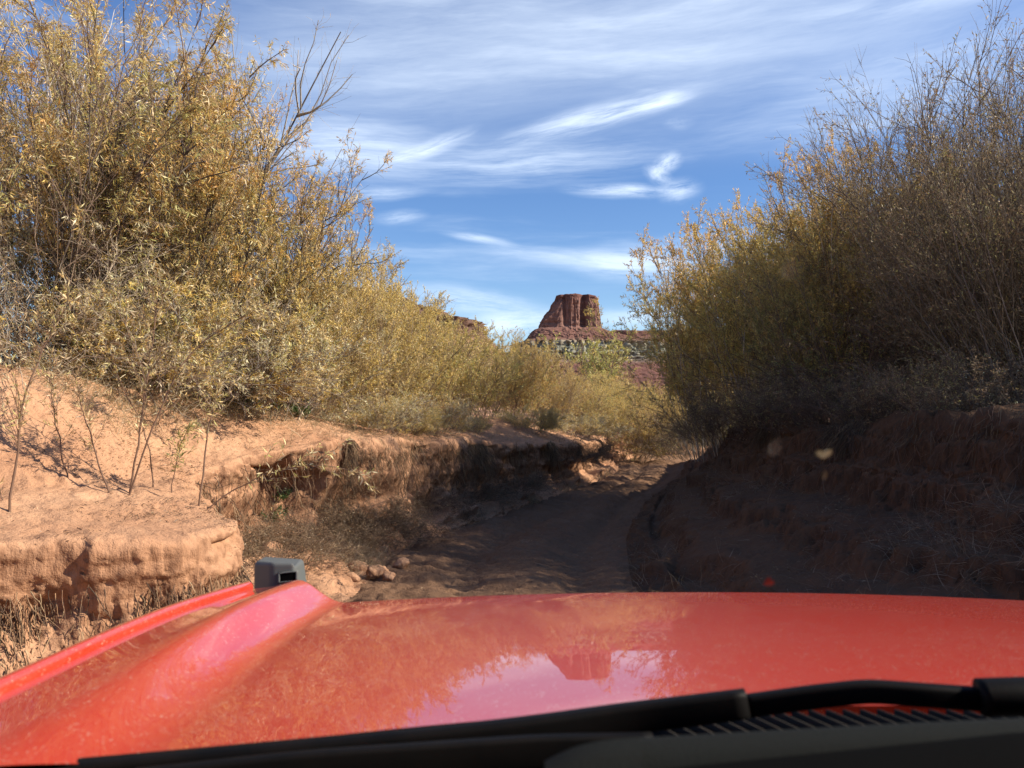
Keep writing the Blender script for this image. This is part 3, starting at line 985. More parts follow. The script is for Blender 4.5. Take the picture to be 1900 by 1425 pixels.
def build_protos():
    P = PROTO
    def put(key, *a, **k):
        m = shrub(*a, **k)
        n = len(m[0].vertices)
        co = np.empty(n * 3, np.float32)
        m[0].vertices.foreach_get('co', co)
        P[key] = (m, float(np.percentile(co[2::3], 99.7)))
    put('tall', 'tall_willow', 11, 5.6, 1.0, 32, 34, 14, 11, 17, (0.095, 0.0115), [(C_OLIVE, 2), (C_LIME, 2.5), (C_GOLD, 3), (C_TAN, 2), (C_STRAW, 1.5)], C_GOLD, B_DARK, 0.026, wob=0.13, droop=0.55, l1=0.34, t1=0.10, twig_bark=B_BROWN)
    put('orange', 'orange_willow', 12, 4.3, 0.8, 32, 32, 13, 10, 17, (0.082, 0.0110), [(C_OLIVE, 1.5), (C_GOLD, 3), (C_TAN, 2), (C_STRAW, 1), (C_ORANGE, 1.2)], (0.76, 0.47, 0.12), B_DARK, 0.020, wob=0.11, droop=0.3, l1=0.36, t1=0.12)
    put('hedge', 'hedge', 13, 2.6, 0.9, 48, 60, 10, 8, 22, (0.046, 0.0095), [(C_TAN, 3), (C_GOLD, 4), (C_OLIVE, 0.8), (C_BROWN, 1), (C_STRAW, 1)], C_GOLD, (0.34, 0.24, 0.15), 0.008, wob=0.09, droop=0.1, l1=0.42, t1=0.08)
    put('hedge2', 'hedge', 14, 2.6, 1.0, 50, 60, 10, 8, 22, (0.046, 0.0098), [(C_GOLD, 5), (C_LIME, 1.8), (C_OLIVE, 0.6), (C_TAN, 2)], C_GOLD, B_BROWN, 0.008, wob=0.10, droop=0.1, l1=0.42, t1=0.07)
    put('low', 'low_bush', 15, 1.5, 0.8, 58, 54, 9, 6, 19, (0.050, 0.0092), [(C_TAN, 3), (C_GOLD, 2), (C_OLIVE, 1.2), (C_STRAW, 2)], None, B_GREY, 0.007, wob=0.13, droop=0.1, l1=0.45, t1=0.06)
    put('lowdark', 'low_brush', 25, 1.5, 0.9, 58, 54, 9, 6, 5, (0.05, 0.009), [(C_BROWN, 3), ((0.22, 0.16, 0.09), 3), (C_OLIVE, 0.7)], None, (0.17, 0.12, 0.09), 0.007, wob=0.15, droop=0.1, l1=0.45, t1=0.06)
    put('tangle', 'tangle', 16, 2.0, 0.9, 60, 70, 10, 6, 2, (0.05, 0.008), [(C_STRAW, 2), (C_TAN, 2)], None, (0.38, 0.30, 0.22), 0.008, wob=0.22, up=-0.02, l1=0.5, t1=0.1)
    put('bare', 'bare_tree', 17, 5.4, 0.35, 24, 9, 12, 9, 1, (0.05, 0.009), [(C_ORANGE, 1), (C_TAN, 1)], None, B_DARK, 0.024, wob=0.17, l1=0.42, t1=0.3, twig_bark=B_PALE)
    put('slender', 'slender_willow', 18, 4.6, 1.0, 24, 52, 11, 8, 18, (0.072, 0.0130), [(C_OLIVE, 2), (C_GOLD, 4), (C_LIME, 1), (C_TAN, 1.5)], C_ORANGE, B_PALE, 0.013, lean=(-0.10, 0), wob=0.07, droop=0.05, l1=0.32, t1=0.24, twig_bark=B_BROWN, leaf_lo=0.25, gaps=-0.45)
    put('slender2', 'slender_willow', 19, 4.6, 1.1, 27, 52, 11, 8, 17, (0.070, 0.0130), [(C_OLIVE, 3), (C_GREEN, 1), (C_GOLD, 2.6), (C_BROWN, 1)], C_GOLD, B_GREY, 0.013, lean=(-0.14, 0), wob=0.07, droop=0.05, l1=0.34, t1=0.20, twig_bark=B_BROWN, leaf_lo=0.22, gaps=-0.35)
    put('sparse', 'sparse_willow', 20, 4.8, 1.2, 28, 60, 13, 9, 5, (0.055, 0.0115), [((0.30, 0.215, 0.11), 3), (C_BROWN, 2), (C_OLIVE, 1.2)], None, (0.24, 0.19, 0.155), 0.013, lean=(-0.16, 0), wob=0.08, droop=0.1, l1=0.36, t1=0.15, top_bare=0.4, twig_bark=(0.21, 0.155, 0.10))
    put('cotton', 'green_tree', 21, 6.0, 0.3, 30, 14, 13, 9, 12, (0.10, 0.05), [(C_LIME, 3), (C_GREEN, 2), (C_GOLD, 1)], C_LIME, B_BROWN, 0.05, wob=0.12, droop=0.1, l1=0.40, t1=0.2)


build_protos()

PLANTS = [
    # kind, proto, px, d, top, label, cat, sx
    ('willow_tree', 'tall', 90, 9.6, -60, 'tall yellow-olive willow with drooping leaves, tops out above the picture over the sand slope', 'tree', 0.9),
    ('willow_tree', 'orange', 400, 10.6, 190, 'orange-tipped willow beside the bare pale branches, leaning toward the open sky', 'tree', 0.8),
    ('willow_tree', 'orange', 470, 11.6, 290, 'smaller golden willow just right of the orange-tipped one, ending in a drooping orange spray', 'tree', 0.62),
    ('willow_tree', 'orange', 275, 10.4, 150, 'bushy gold willow filling the middle of the tall stand over the sand slope', 'tree', 0.75),
    ('willow_tree', 'tall', 215, 12.8, 0, 'olive willow standing between the tall yellow willow and the orange-tipped one', 'tree', 0.8),
    ('dead_tree', 'bare', 322, 11.4, -10, 'bare leafless tree with pale twigs rising behind the orange-tipped willow', 'tree', 0.8),
    ('brush_tangle', 'tangle', 40, 8.8, 420, 'grey tangle of dry twigs under the tall yellow willow', 'bush', 1.1),
    ('brush_tangle', 'tangle', 235, 10.0, 440, 'pale tangle of dead stems under the olive willow', 'bush', 1.0),
    ('low_bush', 'low', 330, 9.7, 520, 'straw-coloured low bush at the top of the sand slope below the olive willow', 'bush', 1.2),
    ('low_bush', 'low', 455, 10.4, 560, 'olive low bush under the orange-tipped willow', 'bush', 1.0),
    ('golden_bush', 'hedge', 560, 11.6, 450, 'tan bush next to the orange-tipped willow, nearest of the golden hedge', 'bush', 0.72),
    ('golden_bush', 'hedge', 665, 13.2, 505, 'tan bush above the grass-hung alcove of the bank, second in the golden hedge', 'bush', 0.72),
    ('golden_bush', 'hedge', 600, 15.5, 455, 'wispy orange-topped bush poking out behind the second bush of the golden hedge', 'bush', 0.75),
    ('golden_bush', 'hedge2', 760, 15.6, 565, 'golden bush just short of the pale dirt outcrop, below the dark rock rim', 'bush', 0.75),
    ('golden_bush', 'hedge', 715, 18.5, 515, 'bush with thin upright twigs in front of the dark rock rim', 'bush', 0.75),
    ('golden_bush', 'hedge2', 855, 19.0, 600, 'golden bush directly above the pale dirt outcrop in the bank', 'bush', 0.85),
    ('golden_bush', 'hedge2', 945, 22.0, 622, 'bright yellow bush leading up to the foot of the butte slope', 'bush', 0.8),
    ('golden_bush', 'hedge', 1012, 25.2, 660, 'yellow bush at the end of the cut bank where the track bends', 'bush', 0.8),
    ('golden_bush', 'hedge2', 1072, 29.5, 690, 'last and lowest bush of the golden hedge, hanging over the track bend', 'bush', 0.9),
    ('golden_bush', 'hedge', 905, 26.0, 614, 'bush filling the gap behind the two brightest of the golden hedge', 'bush', 0.8),
    ('bend_bush', 'hedge2', 1140, 35.0, 705, 'olive-gold bush straight ahead where the track vanishes', 'bush', 1.2),
    ('bend_bush', 'hedge', 1195, 39.0, 706, 'ochre bush under the butte slope, beyond the track bend', 'bush', 1.1),
    ('bend_bush', 'hedge2', 1250, 38.0, 712, 'ochre bush half hidden by the overhanging dark branches', 'bush', 1.1),
    ('bend_bush', 'hedge', 1100, 42.0, 690, 'small olive bush at the foot of the bright green tree', 'bush', 1.1),
    ('bend_bush', 'hedge2', 1080, 34.0, 690, 'lime-gold bush between the last of the golden hedge and the bright green tree', 'bush', 1.1),
    ('bend_bush', 'hedge2', 1168, 31.5, 735, 'olive-gold bush low at the outside of the track bend', 'bush', 1.1),
    ('cottonwood', 'cotton', 1112, 46.0, 616, 'bright green leafy tree in front of the butte slope', 'tree', 1.15),
    ('bank_willow', 'slender', 1345, 18.6, 420, 'orange-topped willow at the end of the shaded row, overhanging the track below the butte', 'bush', 0.82),
    ('bank_willow', 'slender', 1440, 16.2, 378, 'second shaded willow from the butte, golden crown on pale upright stems', 'bush', 0.85),
    ('bank_willow', 'slender2', 1530, 14.6, 360, 'olive shaded willow next to the two golden crowned ones', 'bush', 0.7),
    ('bank_willow', 'slender', 1630, 12.6, 262, 'shaded willow with a tall orange tuft beside the bare brown thicket', 'bush', 0.75),
    ('bank_willow', 'slender2', 1570, 12.0, 420, 'dark olive willow low on the shaded bank in front of the orange tuft', 'bush', 0.9),
    ('bank_willow', 'slender2', 1350, 23.5, 560, 'dim willow behind the overhanging orange-topped one', 'bush', 0.8),
    ('bare_thicket', 'sparse', 1775, 11.4, 200, 'grey-brown thicket with long crooked twigs reaching toward the sky beside the orange tuft', 'bush', 0.75),
    ('bare_thicket', 'sparse', 1885, 9.6, 95, 'tallest leafless brown thicket on the shaded bank at the picture edge', 'bush', 0.75),
    ('bare_thicket', 'sparse', 1985, 8.4, 20, 'near brown thicket cut off by the picture edge', 'bush', 0.8),
    ('bank_willow', 'slender2', 1500, 19.0, 470, 'shaded willow standing behind the gap between the two golden crowned ones', 'bush', 0.8),
    ('bank_willow', 'slender2', 1680, 15.5, 330, 'willow behind the orange tuft, darkest of the shaded row', 'bush', 1.0),
    ('bare_thicket', 'sparse', 1870, 13.5, 180, 'brown thicket standing behind the tallest leafless one', 'bush', 0.9),
    ('bare_thicket', 'sparse', 1960, 11.5, 120, 'brown thicket behind the near one at the picture edge', 'bush', 1.1),
    ('low_brush', 'lowdark', 1820, 7.8, 640, 'dim undergrowth at the foot of the tallest leafless thicket', 'bush', 1.3),
    ('low_brush', 'lowdark', 1680, 9.2, 660, 'dim undergrowth at the foot of the thicket beside the orange tuft', 'bush', 1.3),
    ('low_brush', 'lowdark', 1560, 10.6, 675, 'dim undergrowth below the dark olive willow', 'bush', 1.3),
    ('low_brush', 'lowdark', 1460, 12.2, 690, 'dim undergrowth among the pale upright stems', 'bush', 1.3),
    ('low_brush', 'lowdark', 1375, 14.2, 705, 'dim undergrowth at the lip of the shaded bank under the golden crowned willow', 'bush', 1.3),
    ('low_brush', 'lowdark', 1352, 16.8, 735, 'dim undergrowth beneath the overhanging orange-topped willow', 'bush', 1.3),
    ('low_brush', 'lowdark', 1720, 12.5, 560, 'brown undergrowth showing between the leafless thickets', 'bush', 1.4),
    ('low_brush', 'lowdark', 1890, 10.5, 540, 'brown undergrowth behind the tallest leafless thicket', 'bush', 1.4),
    ('lip_bush', 'low', 700, 11.6, 720, 'straw bush hanging over the lip above the alcove', 'bush', 1.2),
    ('lip_bush', 'low', 800, 13.6, 730, 'straw bush hanging over the lip short of the dirt outcrop', 'bush', 1.2),
    ('lip_bush', 'low', 755, 12.5, 745, 'straw bush spilling over the crust of the cut, between its two neighbours on the lip', 'bush', 1.2),
    ('lip_bush', 'low', 870, 15.8, 765, 'low bush at the near edge of the pale dirt outcrop', 'bush', 1.1),
    ('lip_bush', 'low', 1090, 25.5, 765, 'low bush on the very tip of the cut bank', 'bush', 1.4),
    ('bank_willow', 'slender2', 1380, 27.0, 620, 'dim willow deep in the shaded row near the bend', 'bush', 0.85),  # added to keep the sun off the sand at the bend
    ('low_brush', 'lowdark', 1325, 25.0, 770, 'dim brush at the shaded inside lip of the bend', 'bush', 1.5),  # added to darken the sunlit patch of track at the bend
    ('low_brush', 'lowdark', 1300, 29.5, 765, 'dim brush farthest along the shaded lip, past the bend', 'bush', 1.5),  # also added to block sun from the track past the bend
    ('bend_bush', 'hedge', 1120, 30.5, 735, 'low gold bush crowding the inside of the bend', 'bush', 1.0),
    ('lip_bush', 'low', 985, 20.0, 750, 'low straw bush on the lip just past the dirt outcrop', 'bush', 1.2),
    ('lip_bush', 'low', 1050, 22.5, 760, 'low straw bush on the lip near the end of the cut bank', 'bush', 1.3),
    ('bare_thicket', 'sparse', 2080, 11.5, 60, 'brown thicket set well back from the shaded bank edge', 'bush', 0.8),
    ('bare_thicket', 'sparse', 2680, 6.6, -120, 'brown thicket ahead of the car, set back on the shaded bank, outside the picture', 'bush', 1.0),  # out of view, added to cast shade on the near thickets
    ('bare_thicket', 'sparse', 2330, 8.6, 100, 'brown thicket behind the near one that the picture edge cuts off', 'bush', 1.0),  # unseen bush, added so the leafless thickets fall in shade
    ('bank_willow', 'slender2', 1345, 21.5, 700, 'dark willow crowding the shaded edge of the track just before the bend', 'bush', 0.8),
]
for row in PLANTS:
    kind, key, px, d, top, lab, cat, sx = row
    lean = key in ('slender', 'slender2', 'sparse')
    plant(kind, key, px, d, top, lab, rz=random.Random(px).uniform(-0.5, 0.5) if lean else None, cat=cat, sx=sx)


# ------------------------------------------------------------------ saplings on the sand slope
def polyline_plant(name, seed, path, r, n_side, leaf, per, pal, side_len=0.35, droop=0.1):
    """A single thin arching stem through the points of path (local), with side twigs and leaves."""
    rng = np.random.default_rng(seed)
    p = np.array(path, float)
    t = np.linspace(0, 1, len(p))
    tt = np.linspace(0, 1, 14)
    P0 = np.stack([np.interp(tt, t, p[:, k]) for k in range(3)], 1)
    for _ in range(3):
        P0[1:-1] = 0.5 * P0[1:-1] + 0.25 * (P0[:-2] + P0[2:])
    P0[1:] += rng.normal(0, 0.006, (13, 3))
    P0 = P0[None]
    ln = np.array([np.linalg.norm(np.diff(P0[0], axis=0), axis=1).sum()])
    b, d, l, i1, t1 = sample(rng, P0, n_side, 0.22, 1.0, 15, 45, side_len, ln)
    P1 = grow(rng, b, d, np.maximum(l, 0.10), 5, 0.10, 0.04)
    v0, q0 = tubes(P0, np.array([r]), np.array([r * 0.3]), 6)
    v1, q1 = tubes(P1, np.full(len(P1), r * 0.32), np.full(len(P1), r * 0.15), 3)
    c = np.concatenate([np.tile((0.20, 0.115, 0.075), (len(v0), 1)), np.tile((0.25, 0.16, 0.10), (len(v1), 1))])
    stem = new_mesh(name + '_stem', np.concatenate([v0, v1]), np.concatenate([q0, q1 + len(v0)]), c)
    stem.materials.append(M_BARK)
    V, q, idx, _ = leaves(rng, P1, per, leaf[0], leaf[1], droop, 0.6)
    V2, q2, idx2, _ = leaves(rng, P0, per * 5, leaf[0], leaf[1], droop, 0.8, 0.3, 1.0)
    q = np.concatenate([q, q2 + len(V)])
    V = np.concatenate([V, V2])
    idx = np.concatenate([idx, idx2])
    pa = np.array(pal)
    cb = pa[rng.integers(0, len(pa), len(idx))] * rng.uniform(0.75, 1.25, (len(idx), 1))
    crown = new_mesh(name + '_crown', V, q, np.repeat(np.clip(cb, 0, 1), 4, 0))
    crown.materials.append(M_LEAF)
    return stem, crown


def sapling(base_px, path_px, label, seed, n_side=16, r=0.008, per=14, pal=(C_TAN, C_OLIVE, C_STRAW, C_BROWN), leaf=(0.065, 0.0105), kind='willow_sapling'):
    b = hit(*base_px)
    pts = [(0, 0, -0.06)]
    for k, (px, py) in enumerate(path_px):
        q = at(px, py, b.y + 0.05 * (k + 1)) - b
        pts.append(tuple(q))
    m = polyline_plant('sapling', seed, pts, r, n_side, leaf, per, pal)
    r_ = make_plant(kind, m, label, 'sapling')
    r_.location = b
    return r_


sapling((18, 950), [(35, 780), (75, 650), (130, 560)], 'thin willow sapling nearest the picture edge, curving up over the sand slope', 101, 24, 0.009)
sapling((128, 890), [(105, 800), (92, 720), (100, 660)], 'short leaning sapling on bare sand beside the first thin sapling', 102, 10, 0.007)
sapling((206, 912), [(175, 830), (150, 755), (140, 700)], 'sapling tilted back toward the slope with a curled dead leaf cluster', 103, 10, 0.008)
sapling((238, 915), [(262, 780), (282, 640), (292, 540)], 'tallest upright sapling, bristly and brown, rising past the slope crest', 104, 34, 0.009, per=16)
sapling((236, 918), [(300, 740), (360, 640), (500, 560)], 'sapling forking from beside the tallest one and arching toward the hedge', 105, 28, 0.008)
sapling((285, 905), [(275, 800), (215, 700), (205, 640)], 'thin dry stalk crossing behind the upright saplings', 106, 7, 0.006, per=5)
sapling((368, 938), [(385, 800), (400, 730), (420, 690)], 'straight sapling at the lip of the sand ledge', 107, 12, 0.008)
sapling((374, 938), [(440, 905), (520, 868), (600, 860), (680, 880)], 'long sapling bowed over level along the cut bank', 108, 12, 0.007, pal=(C_STRAW, C_LIME, C_TAN))
sapling((315, 915), [(330, 840), (350, 790)], 'small greenish sapling between the upright and the lip saplings', 109, 12, 0.005, pal=(C_GREEN, C_OLIVE, C_TAN))
sapling((500, 1000), [(508, 930), (520, 850)], 'lone wiry sapling standing in the alcove below the cut bank', 110, 8, 0.006, per=4)
sapling((8, 930), [(0, 905), (-14, 880)], 'broken stubby stalk at the extreme picture edge', 111, 3, 0.006, per=3)

# near boughs of a willow that stands just outside the picture, poking in from above
def near_bough(path, label, seed):
    b = at(*path[0])
    pts = [(0, 0, 0)] + [tuple(at(*q) - b) for q in path[1:]]
    m = polyline_plant('near_bough', seed, pts, 0.010, 14, (0.13, 0.013), 14, (C_STRAW, C_LIME, C_ORANGE, C_TAN), 0.30, 0.35)
    r_ = make_plant('willow_bough', m, label, 'branch')
    r_.location = b
    return r_


# ------------------------------------------------------------------ small green weeds
def weed(px, py, size, label, seed):
    b = hit(px, py)
    rng = np.random.default_rng(seed)
    n = 16
    a = rng.uniform(0, 6.28, n)
    d = np.stack([np.cos(a), np.sin(a), rng.uniform(0.5, 1.4, n)], 1)
    P0 = grow(rng, rng.normal(0, 0.03 * size, (n, 3)) * [1, 1, 0], d, rng.uniform(0.5, 1, n) * 0.3 * size, 5, 0.12, 0.0)
    v, q = tubes(P0, np.full(n, 0.003), np.full(n, 0.0015), 3)
    stem = new_mesh('weed_stem', v, q, np.tile((0.14, 0.16, 0.06), (len(v), 1)))
    stem.materials.append(M_BARK)
    V, q, idx, _ = leaves(rng, P0, 16, 0.07 * size, 0.017 * size, 0.0, 0.6, 0.2, 1.0)
    cb = np.array((0.085, 0.15, 0.045)) * rng.uniform(0.6, 1.5, (len(idx), 1))
    cr = new_mesh('weed_crown', V, q, np.repeat(cb, 4, 0))
    cr.materials.append(M_LEAF)
    r_ = make_plant('green_weed', (stem, cr), label, 'plant')
    r_.location = b
    return r_


weed(492, 762, 1.5, 'green leafy weed at the crest of the sand slope under the hedge', 201)
weed(560, 775, 1.0, 'smaller green weed tucked against the hedge foot', 202)
weed(519, 928, 0.75, 'bright green sprig growing out of the vertical bank face', 203)
weed(508, 968, 0.9, 'trailing green clump just below the sprig on the bank face', 204)


# ------------------------------------------------------------------ dead brush heaps, grass, roots, litter
P_DEAD = (shrub('dead_brush', 31, 0.75, 0.35, 70, 54, 8, 5, 2, (0.05, 0.006), [((0.34, 0.24, 0.13), 2), (C_BROWN, 2), ((0.20, 0.13, 0.08), 2)], None, (0.23, 0.15, 0.09), 0.005, wob=0.25, up=-0.05, l1=0.5, t1=0.1), 0.65)
PROTO['dead'] = P_DEAD
for px, py, s, lab in ((590, 985, 1.0, 'dry brush heap piled in the alcove under the cut bank'),
                       (665, 965, 1.1, 'dark dry brush heap beside the sunlit one at the foot of the bank'),
                       (630, 1020, 0.8, 'low dry brush heap by the fallen clods at the track edge'),
                       (725, 975, 1.0, 'shaded brush heap where the foot of the cut meets the ruts'),
                       (800, 935, 1.0, 'brush heap in shade against the bank beyond the alcove'),
                       (880, 920, 1.0, 'brush heap under the pale dirt outcrop'),
                       (960, 905, 1.0, 'farthest brush heap at the foot of the cut, short of the bend'),
                       (1060, 850, 1.5, 'bushy overhang of dry brush capping the end of the cut bank'),
                       (455, 1010, 0.9, 'dry brush clump in the hollow behind the near ledge'),
                       (525, 1035, 0.9, 'dry brush clump behind the black marker block of the car')):
    b = hit(px, py)
    r_ = make_plant('brush_heap', P_DEAD[0], lab, 'dry brush')
    r_.location = (b.x, b.y, b.z)
    r_.scale = (s * 1.0, s * 1.0, s * 0.62)
    r_.rotation_euler = (0, 0, px * 0.37)


def pick(rng, sub, segs, names, n, ylo, yhi, extra=None, jit=0.0, tsel=None):
    """Random vertices of a terrain sheet in the named cross-section spans."""
    m = np.isin(segs, [GN.index(q) for q in names])
    if tsel is not None:
        m &= (tsel[0] >= tsel[1]) & (tsel[0] <= tsel[2])
    P = sub[:, m].reshape(-1, 3)
    ok = (P[:, 1] > ylo) & (P[:, 1] < yhi)
    P = P[ok]
    dens = np.ones(len(P)) if extra is None else np.clip(extra(P), 0, None)
    dens = dens / dens.sum()
    Q = P[rng.choice(len(P), n, p=dens)]
    if jit:
        Q = Q + rng.normal(0, jit, (n, 3)) * [1, 1, 0]
        Q[:, 2] = [ground_z(x, y, z) for x, y, z in Q]
        return Q
    return Q + rng.normal(0, 0.012, (n, 3)) * [1, 1, 0.2]


def build_stuff():
    rng = np.random.default_rng(77)
    lb, lseg = TER['left_bank'][1], TER['left_bank'][2]
    rb, rseg = TER['right_bank'][1], TER['right_bank'][2]
    near = lambda P: 1.0 / np.maximum(P[:, 1], 3) ** 1.0
    # --- litter: fallen leaves and bits of twig
    clump = lambda P: near(P) * sstep(0.0, 0.5, fbm(P * 1.3, 3, 7)) + 0.0005
    a = pick(rng, lb, lseg, ['LS', 'LM'], 7000, 3.5, 26, clump, 0.06)
    b = pick(rng, rb, rseg, ['TF', 'TT', 'UL', 'RR'], 4000, 4, 24, clump, 0.06)
    c = pick(rng, lb, lseg, ['LF'], 3000, 4, 24, clump)
    rd, rdseg = TER['road'][1], TER['road'][2]
    d0 = pick(rng, rd, rdseg, ['RL'], 1800, 6, 24, near, 0.04)
    P = np.concatenate([a, b, c, d0])
    n = len(P)
    d = norm(rng.normal(0, 1, (n, 3)) * [1, 1, 0.25])
    w = norm(np.cross(d, rng.normal(0, 1, (n, 3)) * 0.5 + [0, 0, 1]))
    L = (0.008 + 0.045 * rng.uniform(0, 1, n) ** 2.2)[:, None]
    Wd = rng.uniform(0.0015, 0.0045, n)[:, None]
    P = P + [0, 0, 0.008]
    V = np.stack([P - d * L / 2, P + w * Wd + [0, 0, .004], P + d * L / 2, P - w * Wd + [0, 0, .004]], 1).reshape(-1, 3)
    cc = np.array([(0.16, 0.09, 0.05), (0.30, 0.19, 0.10), (0.09, 0.055, 0.035), (0.42, 0.31, 0.18)])[rng.integers(0, 4, n)] * rng.uniform(0.7, 1.3, (n, 1))
    o = link('leaf_litter', new_mesh('leaf_litter', V, np.arange(4 * n).reshape(-1, 4), np.repeat(cc, 4, 0)), M_LEAF)
    tag(o, 'fallen leaves and broken twigs strewn over the sand banks', kind='stuff')

    # --- dry grass and fine brush standing in tufts
    def blades(P, hmin, hmax, up, wid, cols, curve, seed):
        r = np.random.default_rng(seed)
        n = len(P)
        d = norm(r.normal(0, 1, (n, 3)) * [1, 1, 0.5] + [0, 0, up])
        G = grow(r, P - [0, 0, 0.02], d, r.uniform(hmin, hmax, n), 5, 0.16, -curve)
        side = norm(np.cross(G[:, -1] - G[:, 0], r.normal(0, 1, (n, 3))))
        ws = np.linspace(1, 0.15, 5)[None, :, None] * (wid * r.uniform(0.6, 1.4, n))[:, None, None]
        A, B = G - side[:, None] * ws, G + side[:, None] * ws
        V = np.stack([A, B], 2).reshape(-1, 3)
        i = np.arange(n * 10).reshape(n, 5, 2)
        q = np.stack([i[:, :-1, 0].ravel(), i[:, :-1, 1].ravel(), i[:, 1:, 1].ravel(), i[:, 1:, 0].ravel()], 1)
        c = np.array(cols)[r.integers(0, len(cols), n)] * r.uniform(0.7, 1.3, (n, 1))
        return V, q, np.repeat(c, 10, 0)
    parts = []
    tuft = lambda P: near(P) * sstep(0.05, 0.45, fbm(P * 1.1 + 3, 3, 17)) + 0.001
    parts.append(blades(pick(rng, lb, lseg, ['LF'], 9000, 6.3, 26, tuft), 0.06, 0.30, 0.7, 0.0020, [(0.44, 0.33, 0.19), (0.30, 0.21, 0.12), (0.52, 0.41, 0.25)], 0.12, 1))
    parts.append(blades(pick(rng, lb, lseg, ['LS'], 6000, 7.5, 26, lambda P: near(P) * sstep(1.3, 2.0, P[:, 2]) + 1e-5), 0.08, 0.40, 0.9, 0.0022, [(0.42, 0.33, 0.18), (0.33, 0.27, 0.12), (0.50, 0.40, 0.24)], 0.10, 2))
    parts.append(blades(pick(rng, lb, lseg, ['LM'], 5000, 8.5, 26, lambda P: near(P) * sstep(8.5, 11, P[:, 1]) + 1e-6), 0.08, 0.32, 0.6, 0.0022, [(0.42, 0.33, 0.18), (0.30, 0.22, 0.12)], 0.14, 3))
    parts.append(blades(pick(rng, rb, rseg, ['UL'], 9000, 4, 26, near), 0.08, 0.40, 0.5, 0.0024, [(0.22, 0.16, 0.10), (0.30, 0.23, 0.14)], 0.16, 4))
    parts.append(blades(pick(rng, rb, rseg, ['TT', 'TF', 'RR'], 5000, 5, 26, tuft), 0.06, 0.28, 0.5, 0.0020, [(0.20, 0.14, 0.09), (0.32, 0.24, 0.15)], 0.12, 5))
    V, q, c, off = [], [], [], 0
    for v_, q_, c_ in parts:
        V.append(v_)
        q.append(q_ + off)
        c.append(c_)
        off += len(v_)
    o = link('dry_grass', new_mesh('dry_grass', np.concatenate(V), np.concatenate(q), np.concatenate(c)), M_LEAF)
    tag(o, 'dry grass and wiry stalks growing in tufts along both banks', kind='stuff')

    # --- roots hanging down the cut faces
    def xroad(y):
        return np.interp(y, [0, 10, 13, 17, 22, 26, 32, 41], [-0.1, 0.05, 0.8, 1.95, 3.6, 4.6, 5.8, 11])

    def hang(P, lmin, lmax, r0, seed, cols):
        r = np.random.default_rng(seed)
        n = len(P)
        d = norm(np.stack([np.abs(r.normal(0.35, 0.3, n)) * np.where(P[:, 0] > xroad(P[:, 1]), -1.0, 1.0), np.where((P[:, 1] < 5.7) & (P[:, 0] < 0), -np.abs(r.normal(0.35, 0.2, n)), r.normal(0, 0.55, n)), -np.ones(n)], 1))
        G = grow(r, P, d, lmin + (lmax - lmin) * r.uniform(0, 1, n) ** 1.8, 6, 0.24, -0.18)
        v, q = tubes(G, np.full(n, r0) * r.uniform(0.5, 1.6, n), np.full(n, r0 * 0.4), 3)
        c = np.array(cols)[r.integers(0, len(cols), n)] * r.uniform(0.7, 1.3, (n, 1))
        return v, q, np.repeat(c, 18, 0)
    cols = [(0.34, 0.20, 0.11), (0.22, 0.12, 0.07), (0.42, 0.29, 0.17)]
    A = pick(rng, lb, lseg, ['LL'], 3600, 3.4, 24, lambda P: near(P) * (3.5 * sstep(0.62, 0.45, P[:, 2]) * (P[:, 1] < 6.6) + 0.6 * sstep(6.4, 7.4, P[:, 1])) * sstep(0.12, 0.4, P[:, 2]) * sstep(-0.5, 0.5, fbm(P * [1.5, 1.5, 0.5], 3, 27)) + 1e-4)
    v1, q1, c1 = hang(A + [0.02, -0.02, 0], 0.10, 0.50, 0.0034, 5, cols + [(0.11, 0.065, 0.04), (0.08, 0.05, 0.032)])
    A = pick(rng, rb, rseg, ['UF'], 1500, 4, 24, near)
    v2, q2, c2 = hang((A + [-0.02, 0, 0]) * [1, 1, 1], 0.10, 0.5, 0.003, 6, [(0.20, 0.12, 0.075), (0.14, 0.08, 0.05)])
    lt, rt = TER['left_bank'][3], TER['right_bank'][3]
    A = pick(rng, lb, lseg, ['LL'], 3200, 9.8, 26, lambda P: near(P) * (0.01 + sstep(0.05, 0.5, fbm(P * 0.9, 3, 47))), tsel=(lt, 0.0, 0.2))
    v3, q3, c3 = hang(A + [0.03, -0.01, 0.02], 0.08, 0.70, 0.0026, 7, [(0.34, 0.22, 0.12), (0.20, 0.12, 0.07), (0.13, 0.08, 0.05), (0.40, 0.28, 0.16)])
    A = pick(rng, rb, rseg, ['UF'], 2200, 4, 26, lambda P: near(P) * (0.02 + sstep(0.0, 0.5, fbm(P * 1.1, 3, 57))), tsel=(rt, 0.7, 1.0))
    v4, q4, c4 = hang((A + [-0.03, 0, 0.02]) * [1, 1, 1], 0.12, 0.6, 0.0028, 8, [(0.12, 0.085, 0.055), (0.08, 0.055, 0.04), (0.20, 0.15, 0.09)])
    vv, qq, cc2, off = [], [], [], 0
    for v_, q_, c_ in ((v1, q1, c1), (v2, q2, c2), (v3, q3, c3), (v4, q4, c4)):
        vv.append(v_)
        qq.append(q_ + off)
        cc2.append(c_)
        off += len(v_)
    o = link('hanging_roots', new_mesh('hanging_roots', np.concatenate(vv), np.concatenate(qq), np.concatenate(cc2)), M_BARK)
    tag(o, 'fine roots hanging down the eroded faces of the banks', kind='stuff')


build_stuff()


